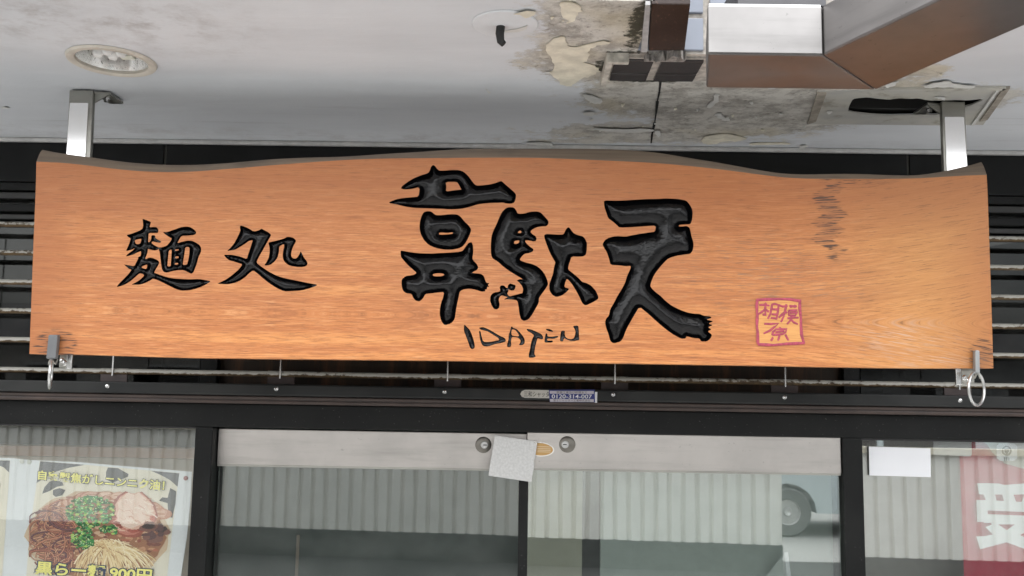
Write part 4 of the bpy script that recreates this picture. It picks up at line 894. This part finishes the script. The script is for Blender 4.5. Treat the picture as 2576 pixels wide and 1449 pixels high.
w_ = .0365
m0 = None; ms = None; mc = None
for x in lk:
    if m0 is None:
        o = MB().box(x - w_, x + w_, PY - .002, PY + .004, b0 - .004, zl[-1] - .002).build('bracket_plate', m_brplate, gs); m0 = o.data
        o2 = MB().tube([(x - w_, PY, zl[-1]), (x + w_, PY, zl[-1])], .0086, 16).build('sleeve', m_pipe, gs, smooth=True); ms = o2.data
        s_ = MB().lathe([(0, -.003), (.0045, -.0022), (.0062, 0)], (x - .006, -.0852, (b0 + b1) / 2 + .003), 14, 'y').build('screw', m_chrome, gs, smooth=True); mc = s_.data
        xx = x
    else:
        d = Vector((x - xx, 0, 0))
        place('bracket_plate', m0, gs, BASE[gs.name] + d); place('sleeve', ms, gs, BASE[gs.name] + d); place('screw', mc, gs, BASE[gs.name] + d)
k = NT('scraped_black_bar'); n1 = k.noise(k.pos(), 5, 4); n2 = k.noise(k.map((30, 30, 120)), 1, 4, .7)
cc = k.mix(k.step(n1, .3, .75), (.012, .013, .013), (.028, .029, .028)); cc = k.mix(k.m('MULTIPLY', k.step(n2, .72, .78), .8), cc, (.30, .29, .27))
m_bar = k.fin(cc, .42, 0, .25)
box('bottom_bar', m_bar, gs, -4.2, 4.2, -.085, -.03, b1, b0, bevel=.004)
tr = thing('rail_trim', (0, -.07, b1), 'dark brown ridged rail under the shutter bottom bar', 'rail')
z2 = zc(1027, -.07)
box('rail', m_brtrim, tr, -4.2, 4.2, -.066, -.0305, z2, b1 - .0005, bevel=.002)
zm = (z2 + b1) / 2
box('ridge', m_brtrim, tr, -4.2, 4.2, -.071, -.0665, zm + .001, b1 - .003, bevel=.0015)
box('ridge', m_brtrim, tr, -4.2, 4.2, -.071, -.0665, z2 + .002, zm - .002, bevel=.0015)

# ================================================================== TEXT AND PRINT HELPERS
def text2d(s, offset=0.0, size=1.0):
    cu = bpy.data.curves.new('t', 'FONT'); cu.body = s; cu.size = size; cu.offset = offset; cu.resolution_u = 4
    o = bpy.data.objects.new('t', cu); COL.objects.link(o)
    dg = bpy.context.evaluated_depsgraph_get(); dg.update()
    me = o.evaluated_get(dg).to_mesh()
    v = np.array([p.co[:2] for p in me.vertices]); f = [tuple(p.vertices) for p in me.polygons]
    o.evaluated_get(dg).to_mesh_clear(); bpy.data.objects.remove(o); bpy.data.curves.remove(cu)
    return v, f
def lettering(s, quad, y, mat, parent, name='lettering', offset=0.0, ref=None):
    # quad: tl, tr, br, bl in picture units; text stretched to fill it
    v, f = text2d(s, offset); r = v if ref is None else ref
    mn, mx_ = r.min(0), r.max(0); uv = (v - mn) / (mx_ - mn)
    tl, tr_, br, bl = [np.array(q, float) for q in quad]
    pts = []
    for a, b in uv:
        t_ = tl + (tr_ - tl) * a; o_ = bl + (br - bl) * a; q = o_ + (t_ - o_) * b; pts.append(at(q[0], q[1], y))
    m = MB(); m.add(pts, f); return m.build(name, mat, parent, recalc=False)
flat = lambda n, c, r=.5: simple(n, c, r, 0, .03, 30, 0)

# ---- maker's label and blue phone sticker on the bottom bar
ly = -.0853
lb = thing('maker_label', at(1345, 992, ly), 'pale rounded label with Japanese lettering on the shutter bar', 'label')
P = [Z(1, 2, x, y) for x, y in [(1575, 46), (1575, 108), (1385, 104), (1362, 96), (1350, 76), (1362, 54), (1385, 44)]]
MB().prism([at(x, y, ly - .001) for x, y in P], (0, .0009, 0)).build('plate', flat('label_silver', (.52, .50, .45), .4), lb)
m_dk = flat('dark_print', (.06, .055, .05), .6)
lettering('三和シャッタ', [Z(1, 2, 1378, 54), Z(1, 2, 1572, 58), Z(1, 2, 1568, 100), Z(1, 2, 1378, 96)], ly - .0014, m_dk, lb, offset=.01)
ps = thing('phone_sticker', at(1442, 996, ly), 'blue sticker with a white telephone number on the shutter bar', 'sticker')
m_blue = flat('sticker_blue', (.012, .022, .16), .35); m_wp = flat('white_print', (.70, .70, .72), .5); m_lil = flat('pale_lilac', (.50, .47, .52), .5)
q4 = lambda pts, y: [at(*Z(1, 2, *p), y) for p in pts]
MB().prism(q4([(1566, 44), (1912, 42), (1915, 137), (1572, 136)], ly - .0016), (0, .0014, 0)).build('sheet', m_blue, ps)
MB().prism(q4([(1573, 52), (1905, 53), (1905, 75), (1573, 73)], ly - .0021), (0, .0004, 0)).build('band', m_lil, ps)
MB().prism(q4([(1573, 113), (1905, 115), (1905, 136), (1575, 134)], ly - .0021), (0, .0004, 0)).build('band', m_lil, ps)
MB().prism(q4([(1914, 60), (1932, 60), (1930, 142), (1912, 141)], ly - .0014), (0, .0012, 0)).build('end_strip', m_wp, ps)
lettering('0120-314-007', [Z(1, 2, 1588, 78), Z(1, 2, 1892, 80), Z(1, 2, 1890, 110), Z(1, 2, 1588, 109)], ly - .0021, m_wp, ps, offset=.012)
lettering('取替工事及び修理まで', [Z(1, 2, 1625, 54), Z(1, 2, 1855, 55), Z(1, 2, 1855, 72), Z(1, 2, 1625, 71)], ly - .0025, m_dk, ps)
lettering('富士シャッター工業株式会社', [Z(1, 2, 1600, 115), Z(1, 2, 1880, 117), Z(1, 2, 1880, 134), Z(1, 2, 1600, 132)], ly - .0025, m_dk, ps)

# ================================================================== SLIDING DOORS
def door(x0p, x1p, y, pt, pb, lockpx, label, gl):
    zt_, zb_ = pt, pb
    X0, X1 = x0p, x1p
    t = thing('sliding_door', ((X0 + X1) / 2, y, .13), label, 'door', 'glazed sliding doors')
    box('top_rail', m_sash, t, X0, X1, y, y + .032, zb_, zt_, bevel=.002)
    box('rail_lip', m_hang, t, X0, X1, y + .004, y + .028, zb_ - .006, zb_ - .0004, bevel=.001)
    box('bottom_rail', m_sash, t, X0, X1, y, y + .032, .14, .30, bevel=.002)
    pane('glass_pane', gl, t, X0 + .002, X1 - .002, .30, zb_ - .006, y + .013)
    lx, lyy = lockpx
    c = at(lx, lyy, y); c.y = y
    lo = MB().lathe([(0, -.004), (.0185, -.004), (.0215, -.002), (.0225, -.001), (.0225, .001)], c, 36, 'y').build('lock', m_lock, t, smooth=True)
    MB().lathe([(.0, -.0065), (.009, -.0065), (.0105, -.004)], c + Vector((.003 if lx < 1300 else -.006, 0, 0)), 24, 'y').build('cylinder', m_zinc, lo, smooth=True)
    dx = .004 if lx < 1300 else -.008
    box('keyhole', m_void, lo, c.x + dx - .004, c.x + dx + .006, y - .0075, y - .0063, c.z - .0012, c.z + .0012, bevel=0)
    return t
yl, yr = .012, -.022
zlt, zlb = zc(1087, yl, 930) , at(930, 1174.5, yl).z
zlt = at(930, 1084, yl).z; zlb = at(930, 1174, yl).z
zrt = at(1720, 1094, yr).z; zrb = at(1720, 1184.5, yr).z
xd = at(1326, 1150, yr).x
dl_ = door(ml[1] + .002, at(1325, 1150, yl).x, yl, zlt, zlb, (1216, 1119), 'left glazed sliding door with pinkish steel top rail and dark interior', m_glass3)
dr_ = door(xd, mr[0] - .002, yr, zrt, zrb, (1427, 1118), 'right glazed sliding door with steel top rail and oval gold sticker', m_glass2)
box('stile', m_blk, dr_, at(1304, 1300, yr).x, at(1330, 1300, yr).x - .002, yr + .003, yr + .03, .3, at(1310, 1207, yr).z, bevel=.002)
# zinc plate over the meeting rails
zp = thing('metal_plate', at(1290, 1155, yr), 'tilted square zinc plate stuck over the meeting door rails', 'plate')
P = [at(*Z(1, 2, *p), yr - .009) for p in [(1160, 388), (1478, 432), (1478, 445), (1462, 560), (1450, 585), (1458, 600), (1435, 740), (1110, 692), (1132, 545), (1140, 535), (1135, 525)]]
MB().prism(P, (0, .003, 0)).build('sheet', m_zinc, zp, bevel=.0006)
P = [at(*Z(1, 2, *p), yr - .0098) for p in [(1452, 430), (1478, 434), (1477, 462), (1466, 455)]]
MB().prism(P, (0, .0006, 0)).build('worn_corner', m_chrome, zp)
ov = thing('oval_sticker', at(1362, 1129, yr), 'oval gold sticker with white rim half under the zinc plate', 'sticker')
oc = (1497, 492); ell = lambda rx, ry: [Z(1, 2, oc[0] + rx * math.cos(u), oc[1] + 6 * math.cos(u) + ry * math.sin(u)) for u in [i * 2 * math.pi / 40 for i in range(40)]]
MB().prism([at(x, y, yr - .0012) for x, y in ell(110, 55)], (0, .001, 0)).build('rim', flat('rim_white', (.78, .77, .74)), ov)
MB().prism([at(x, y, yr - .0018) for x, y in ell(100, 47)], (0, .0005, 0)).build('field', flat('gold', (.50, .30, .10), .4), ov)
for a in (470, 485, 497, 509):
    MB().prism([at(*Z(1, 2, *p), yr - .0022) for p in [(1478, a), (1580, a + 3), (1580, a + 7), (1478, a + 4)]], (0, .0003, 0)).build('printed_line', flat('pale_gold', (.66, .55, .40)), ov)

# ================================================================== INTERIOR
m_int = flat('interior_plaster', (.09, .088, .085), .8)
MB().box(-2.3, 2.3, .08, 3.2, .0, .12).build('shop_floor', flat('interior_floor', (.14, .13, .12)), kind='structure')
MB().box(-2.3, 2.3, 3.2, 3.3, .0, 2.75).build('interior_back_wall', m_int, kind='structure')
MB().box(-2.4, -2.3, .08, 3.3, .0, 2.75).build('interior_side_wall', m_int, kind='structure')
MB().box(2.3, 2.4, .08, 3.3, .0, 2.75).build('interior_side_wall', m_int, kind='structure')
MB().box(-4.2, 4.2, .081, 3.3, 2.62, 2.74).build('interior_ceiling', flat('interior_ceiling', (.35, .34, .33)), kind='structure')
# board shelf seen above the posters
sb = thing('wooden_beam', (-1.5, .3, 1.85), 'pinkish brown wooden beam inside above the noodle posters', 'beam')
a, b = at(240, 1124, .3), at(240, 1150, .3)
box('beam', flat('pink_brown_wood', (.46, .28, .20)), sb, -2.28, xc(489, 1120, .3) + .1, .3, .36, b.z, a.z)
box('lower_board', flat('pale_board', (.45, .38, .31)), sb, -2.28, xc(489, 1120, .3) + .1, .31, .36, b.z - .5, b.z - .002)
# pale screens behind the right door
sc1 = thing('pale_screen', (.9, .12, .13), 'wide pale grey green screen standing behind the right door glass', 'screen')
box('panel', flat('screen_cloth', (.34, .37, .345), .9), sc1, xc(1511, 1300, .12), xc(2130, 1300, .12), .12, .14, .14, zrb + .05)
sc2 = thing('beige_screen', (.15, .12, .13), 'narrow beige screen behind the right door beside the black stile', 'screen')
box('panel', flat('beige_cloth', (.33, .31, .24), .9), sc2, xc(1325, 1300, .12), xc(1465, 1300, .12), .12, .14, .14, zrb + .05)
lp = thing('folded_panel', at(1950, 1449, .07), 'pale folded panel with white edge leaning inside the right door', 'panel')
q5 = lambda pts, y: [at(*Z(2, 2, *p), y) for p in pts]
MB().prism(q5([(610, 1480), (722, 1335), (775, 1278), (800, 1480)], .085), (0, .004, 0)).build('panel', flat('pale_card', (.50, .52, .50)), lp)
MB().prism(q5([(768, 1275), (795, 1270), (822, 1480), (792, 1480)], .075), (0, .004, 0)).build('white_edge', m_paper, lp)
sc3 = thing('dark_screen', (-.6, .3, .13), 'dark green grey cloth hanging behind the left door glass', 'screen')
box('panel', flat('dark_cloth', (.028, .034, .031), .9), sc3, xc(520, 1300, .3), xc(1320, 1300, .3), .3, .32, .14, 1.95)
box('seam', flat('brown_seam', (.16, .11, .08)), sc3, xc(744, 1400, .298), xc(752, 1400, .298), .296, .2998, .14, at(744, 1345, .3).z)

# ================================================================== WINDOW PAPERS
def paper(pts, y, label, mat=m_paper, name='paper_notice', cat='paper notice'):
    P = [at(x, yy, y) for x, yy in pts]; c = sum(P, Vector()) / len(P)
    m = MB(); m.prism(P, (0, .0012, 0)); o = m.build(name, mat, None, base=c, label=label, cat=cat)
    return o
paper([Z(2, 2, *p) for p in [(1405, 473), (1870, 486), (1873, 703), (1410, 690)]], -.004, 'blank white paper stuck outside on the right window')
paper([Z(2, 2, *p) for p in [(1893, 430), (2180, 430), (2182, 535), (2170, 547), (1893, 535)]], .016, 'smaller blank white sheet at the top of the right window overlapping the red banner')

bn = thing('red_banner', at(2500, 1449, .03), 'crimson banner with a bold white character behind the right window', 'banner')
m_crim = flat('crimson_cloth', (.46, .016, .055), .75); m_bwh = flat('banner_white', (.86, .87, .89), .75)
zq = lambda pts, y: [at(*Z(2, 2, *p), y) for p in pts]
b0_, b1_ = at(*Z(2, 2, 2085, 440), .03), at(2660, 1110, .03)
m = MB(); nx = 24
vv = []
for i in range(nx + 1):
    x = b0_.x + (2.19 - b0_.x) * i / nx
    for z in (.5, hz0 + .01): vv.append((x, .03 + .004 * math.sin(i * .9), z))
m.add(vv, [(2 * i, 2 * i + 2, 2 * i + 3, 2 * i + 1) for i in range(nx)]); m.build('cloth', m_crim, bn, smooth='all', recalc=False)
cream_px = [(2230, 425), (2300, 455), (2340, 520), (2390, 560), (2430, 600), (2576, 640), (2800, 660), (2800, 425)]
MB().prism(zq(cream_px, .0235), (0, .001, 0)).build('cream_corner', flat('banner_cream', (.50, .47, .40), .75), bn)
em = MB().prism(zq([(2370, 470), (2390, 448), (2500, 448), (2525, 470), (2525, 560), (2500, 580), (2400, 580), (2370, 560)], .0225), (0, .0008, 0)).build('emblem', m_bwh, bn)
m_eg = flat('emblem_grey', (.16, .18, .17))
ring = [(2445 + 38 * math.cos(u), 505 + 38 * math.sin(u)) for u in [i * math.pi / 12 for i in range(24)]]; rin = [(2445 + 24 * math.cos(u), 503 + 26 * math.sin(u)) for u in [i * math.pi / 12 for i in range(24)]]
m = MB(); A_ = zq(ring, .0218); B_ = zq(rin, .0218); m.add(A_ + B_, [(i, (i + 1) % 24, 24 + (i + 1) % 24, 24 + i) for i in range(24)]); m.build('emblem_ring', m_eg, em, recalc=False)
m = MB(); m.add(zq([(2425, 488), (2465, 488), (2460, 515), (2445, 535), (2430, 515)], .0218), [(0, 1, 2, 3, 4)])
for x in (2430, 2446, 2462): m.add(zq([(x - 4, 555), (x + 4, 555), (x + 3, 580), (x - 3, 580)], .0218), [(0, 1, 2, 3)])
m.build('emblem_marks', m_eg, em, recalc=False)
uke_o = [(2222, 748), (2300, 748), (2380, 750), (2432, 762), (2500, 756), (2800, 735), (2800, 1245), (2660, 1240), (2576, 1243), (2445, 1195), (2245, 1248), (2215, 1150), (2275, 1148), (2340, 1135), (2285, 1080), (2330, 1062), (2330, 1048), (2275, 1050), (2270, 1040), (2222, 1042), (2217, 875), (2287, 875), (2272, 835), (2237, 832)]
uke_h = [[(2358, 835), (2412, 835), (2425, 882), (2370, 880)], [(2498, 836), (2578, 833), (2560, 888), (2516, 888)], [(2303, 955), (2780, 975), (2780, 1000), (2303, 982)], [(2383, 1060), (2507, 1060), (2445, 1102)], [(2548, 1140), (2640, 1090), (2700, 1090), (2600, 1165)]]
def w2(pts, y): return [(p.x, p.z) for p in zq(pts, y)]
Vu, Fu = cdt([w2(uke_o, .023)] + [w2(h, .023) for h in uke_h]); cu_ = np.array([Vu[list(f)].mean(0) for f in Fu]); oku = inpoly(cu_, w2(uke_o, .023))
for h in uke_h: oku &= ~inpoly(cu_, w2(h, .023))
m = MB(); m.add([(x, .023, z) for x, z in Vu], [f for f, o in zip(Fu, oku) if o]); m.build('character', m_bwh, bn, recalc=False)
# grey backing inside the right window
bc = thing('window_blind', (1.6, .2, .3), 'plain grey blind hanging inside the right window', 'blind')
box('panel', flat('blind_grey', (.34, .33, .31), .9), bc, mr[1] - .02, 2.28, .2, .21, .3, 1.95)

# ================================================================== NOODLE POSTERS
PYo = .02
class Print:
    def __init__(s): s.m = MB(); s.c = []
    def poly(s, pts, col, lay):
        P = [at(*Z(0, 2, *p), PYo - .0004 * lay) for p in pts]
        s.m.add(P, [tuple(range(len(P)))]); s.c.append(col)
    def strip(s, pts, w, col, lay, taper=False):
        n = len(pts); L = []; R_ = []
        for i in range(n):
            t = np.subtract(pts[min(i + 1, n - 1)], pts[max(i - 1, 0)]); t = t / (np.linalg.norm(t) + 1e-9); k_ = np.array([-t[1], t[0]]); ww = w * (.4 + .6 * math.sin(math.pi * (i + .5) / n)) if taper else w
            L.append(np.array(pts[i]) + k_ * ww / 2); R_.append(np.array(pts[i]) - k_ * ww / 2)
        for i in range(n - 1): s.poly([L[i], L[i + 1], R_[i + 1], R_[i]], col, lay)
    def build(s, name, mat, parent):
        o = s.m.build(name, mat, parent, recalc=False); ca = o.data.color_attributes.new('Col', 'FLOAT_COLOR', 'CORNER'); k_ = 0
        for p, c in zip(o.data.polygons, s.c):
            for li in p.loop_indices: ca.data[li].color = tuple(c) + (1,)
        return o
m_print = mat_attr('offset_print', .35)
po = thing('noodle_poster', at(250, 1449, PYo), 'noodle bowl poster with yellow Japanese lettering behind the left window', 'poster')
shp = [(195, 572), (600, 590), (1000, 625), (1448, 662), (1435, 900), (1410, 1150), (1365, 1449), (1350, 1560), (120, 1560), (125, 1390), (165, 950)]
MB().prism([at(*Z(0, 2, *p), PYo) for p in shp], (0, .0008, 0)).build('sheet', m_paper, po)
pr = Print(); R0 = random.Random(3)
cream = (.72, .66, .55)
pr.poly([(300, 580), (1352, 672), (1300, 1100), (1250, 1560), (190, 1560), (225, 1100)], cream, 1)
pr.poly([(303, 583), (640, 610), (520, 632), (420, 662), (340, 705), (276, 748)], (.10, .10, .115), 2)
pr.poly([(1140, 655), (1353, 674), (1340, 776), (1290, 730), (1220, 690)], (.10, .10, .115), 2)
pr.poly([(375, 735), (420, 725), (470, 740), (480, 765), (430, 775), (370, 810), (318, 828), (335, 780)], (.08, .08, .09), 2)
pr.poly([(400, 800), (450, 785), (495, 800), (470, 840), (420, 852), (398, 835)], (.08, .08, .09), 2)
pr.poly([(815, 630), (890, 635), (970, 680), (965, 700), (850, 745), (800, 720), (800, 665)], (.08, .08, .09), 2)
pr.poly([(1285, 785), (1330, 810), (1325, 900), (1300, 1010), (1270, 1000), (1265, 900), (1200, 880), (1225, 855), (1265, 860)], (.08, .08, .09), 2)
def blob(cx, cy, rx, ry, n=28, j=.1, ph=0):
    return [(cx + rx * (1 + R0.uniform(-j, j)) * math.cos(2 * math.pi * i / n + ph), cy + ry * (1 + R0.uniform(-j, j)) * math.sin(2 * math.pi * i / n + ph)) for i in range(n)]
pr.poly(blob(740, 1150, 540, 345, 40, .04), (.60, .44, .30), 3)
pr.poly(blob(740, 1160, 500, 310, 40, .05), (.34, .15, .08), 4)
for i in range(330):        # meat and sauce flecks
    a, r = R0.uniform(0, 6.28), math.sqrt(R0.random()); x, y = 740 + 480 * r * math.cos(a), 1130 + 300 * r * math.sin(a)
    c = R0.choice([(.42, .14, .08), (.55, .28, .16), (.30, .09, .06), (.62, .40, .26), (.20, .07, .05)]); pr.poly(blob(x, y, R0.uniform(10, 38), R0.uniform(6, 18), 8, .35, R0.uniform(0, 6)), c, 5 + .001 * i)
for i in range(15):         # meat slices over the far rim
    x = 430 + i * 54 + R0.uniform(-15, 15); y = 850 + (x - 800) ** 2 * .00075 + R0.uniform(-10, 30); rx, ry = R0.uniform(70, 110), R0.uniform(36, 58)
    pr.poly(blob(x, y, rx, ry, 16, .12), R0.choice([(.42, .17, .11), (.50, .23, .15), (.36, .13, .08)]), 5.4 + .02 * i)
    pr.poly(blob(x - 4, y - 6, rx * .8, ry * .74, 14, .14), R0.choice([(.62, .36, .26), (.58, .31, .22), (.66, .42, .31)]), 5.406 + .02 * i)
    for q in range(5): pr.strip([(x - rx * .6 + q * 8, y - ry * .5 + q * ry * .22), (x, y - ry * .4 + q * ry * .2), (x + rx * .55, y - ry * .45 + q * ry * .24)], 5, R0.choice([(.78, .58, .46), (.45, .19, .12), (.70, .48, .36)]), 5.41 + .02 * i)
for i in range(150):        # dark red noodles on the left
    cx, cy = R0.uniform(330, 560), R0.uniform(960, 1340); r1, r2, a0_ = R0.uniform(60, 170), R0.uniform(40, 120), R0.uniform(0, 6.28)
    pts = [(cx + r1 * math.cos(a0_ + u * .16), cy + r2 * math.sin(a0_ + u * .16)) for u in range(R0.randint(9, 16))]
    pts = [(max(225, min(620, x)), y) for x, y in pts]
    w0 = R0.uniform(7, 13); c0_ = R0.choice([(.30, .10, .06), (.42, .17, .10), (.20, .06, .05), (.46, .22, .13), (.12, .04, .05)])
    pr.strip(pts, w0 * 1.35, (.07, .025, .025), 6 + .006 * i); pr.strip(pts, w0, c0_, 6.002 + .006 * i); pr.strip([(x - 1, y - w0 * .2) for x, y in pts], w0 * .25, [min(.8, q * 1.9 + .04) for q in c0_], 6.004 + .006 * i)
for i in range(170):         # pale noodles fanning out at the bottom
    x0 = R0.gauss(780, 60); y0 = 1170 + R0.uniform(0, 60); x1 = R0.uniform(560, 1180); y1 = 1470 + R0.uniform(-60, 60) - abs(x1 - 830) * .25
    xm, ym = (x0 + x1) / 2 + (x1 - x0) * .25, (y0 + y1) / 2 - 50
    pts = [((1 - u) ** 2 * x0 + 2 * u * (1 - u) * xm + u * u * x1, (1 - u) ** 2 * y0 + 2 * u * (1 - u) * ym + u * u * y1) for u in [q / 9 for q in range(10)]]
    pr.strip(pts, R0.uniform(5, 10), R0.choice([(.80, .62, .36), (.88, .74, .50), (.66, .44, .22), (.78, .58, .32), (.42, .24, .11)]), 7 + .003 * i)
pk = [(905, 850), (960, 815), (1050, 820), (1130, 880), (1168, 960), (1140, 1040), (1060, 1100), (950, 1130), (870, 1090), (862, 1000), (890, 920)]
pk2 = [(868, 905), (905, 850), (955, 812), (1010, 830), (1060, 815), (1120, 865), (1150, 905), (1172, 975), (1150, 1040), (1085, 1085), (1010, 1120), (950, 1118), (900, 1105), (862, 1060), (855, 1000), (880, 955)]
for sc_, cl, dy in ((1.12, (.36, .10, .07), 14), (1.05, (.55, .20, .15), 8), (.98, (.72, .44, .34), 0), (.84, (.80, .60, .50), -14)):
    pr.poly([((x - 1010) * sc_ + 1010 + R0.uniform(-9, 9), (y - 965) * sc_ + 965 + dy + R0.uniform(-9, 9)) for x, y in pk2], cl, 8 + .4 * (1.13 - sc_))
for i in range(46):
    x = R0.uniform(900, 1120); y = R0.uniform(860, 1070); pr.strip([(x, y), (x + R0.uniform(10, 40), y + R0.uniform(-16, 26)), (x + R0.uniform(30, 70), y + R0.uniform(-10, 40))], R0.uniform(3, 9), R0.choice([(.86, .70, .60), (.66, .38, .28), (.78, .54, .44), (.88, .74, .65)]), 8.3 + .002 * i)
for i in range(40):
    a = R0.uniform(.1, 3.0); pr.poly(blob(1005 + 150 * math.cos(a), 975 + 135 * math.sin(a), R0.uniform(10, 32), R0.uniform(6, 14), 7, .3), R0.choice([(.55, .16, .11), (.42, .10, .07), (.62, .26, .20), (.30, .07, .05)]), 8.5 + .002 * i)
for i in range(24): pr.poly(blob(R0.uniform(1080, 1240), R0.uniform(1030, 1180), R0.uniform(20, 50), R0.uniform(12, 34), 9, .3), R0.choice([(.05, .03, .03), (.12, .06, .06), (.22, .10, .08)]), 8.7 + .002 * i)
for (cx, cy, rx, ry, n) in ((680, 960, 185, 115, 330), (620, 1160, 85, 90, 120), (820, 1100, 70, 40, 40), (650, 1210, 50, 40, 30)):
    for i in range(n):
        a, r = R0.uniform(0, 6.28), math.sqrt(R0.random()); x, y = cx + rx * r * math.cos(a), cy + ry * r * math.sin(a)
        c = R0.choice([(.02, .14, .03), (.05, .24, .06), (.14, .40, .09), (.015, .09, .03), (.42, .58, .14), (.06, .28, .10)]); s_ = R0.uniform(7, 17)
        pr.poly(blob(x, y, s_, s_ * R0.uniform(.5, .9), 8, .2), c, 9 + .002 * i)
        if R0.random() < .25: pr.poly(blob(x, y, s_ * .4, s_ * .3, 6, .1), (.62, .70, .40), 9.5 + .002 * i)
pr.build('printed_photo', m_print, po)
m_ylw = flat('lettering_yellow', (.86, .78, .20)); m_bl = flat('lettering_blue', (.006, .02, .07))
def out_text(s, quad, wo=.10, wi=.03):
    ref, _ = text2d(s, .02)
    lettering(s, [Z(0, 2, *p) for p in quad], PYo - .0050, m_bl, po, 'lettering_outline', wo, ref)
    lettering(s, [Z(0, 2, *p) for p in quad], PYo - .0054, m_ylw, po, 'lettering', wi, ref)
out_text('自家製焦がしニンニク油！', [(290, 650), (1245, 728), (1238, 806), (286, 722)], .085, .028)
out_text('黒らー麺 900円', [(275, 1335), (1150, 1395), (1140, 1495), (265, 1435)])
MB().lathe([(0, -.003), (.0055, -.002), (.0065, 0)], at(*Z(0, 2, 1402, 711), PYo - .001), 16, 'y').build('pin', flat('red_pin', (.25, .05, .05)), po, smooth=True)
for p in ((220, 588), (165, 582)):
    MB().lathe([(0, -.003), (.006, -.002), (.007, 0)], at(*Z(0, 2, *p), PYo - .001), 16, 'y').build('pin', flat('clear_pin', (.55, .55, .50)), po, smooth=True)
# neighbour poster at the left edge of the view
p2 = thing('edge_poster', at(20, 1449, PYo + .004), 'second noodle poster cut off at the left edge of the left window', 'poster')
MB().prism([at(*Z(0, 2, *p), PYo + .004) for p in [(-900, 520), (100, 560), (215, 572), (170, 950), (130, 1390), (118, 1560), (-900, 1560)]], (0, .0008, 0)).build('sheet', m_paper, p2)
pr = Print(); 
def sh4(l): return [(x, y) for x, y in l]
pr.poly(sh4([(-850, 560), (76, 576), (62, 800), (40, 1100), (10, 1560), (-850, 1560)]), cream, -8)
pr.poly(sh4([(-120, 575), (75, 578), (68, 668), (30, 630), (-40, 600)]), (.10, .10, .115), -7)
pr.poly(blob(-60, 760, 60, 120, 16, .15), (.5, .42, .3), -6.5)
pr.build('printed_photo', m_print, p2)
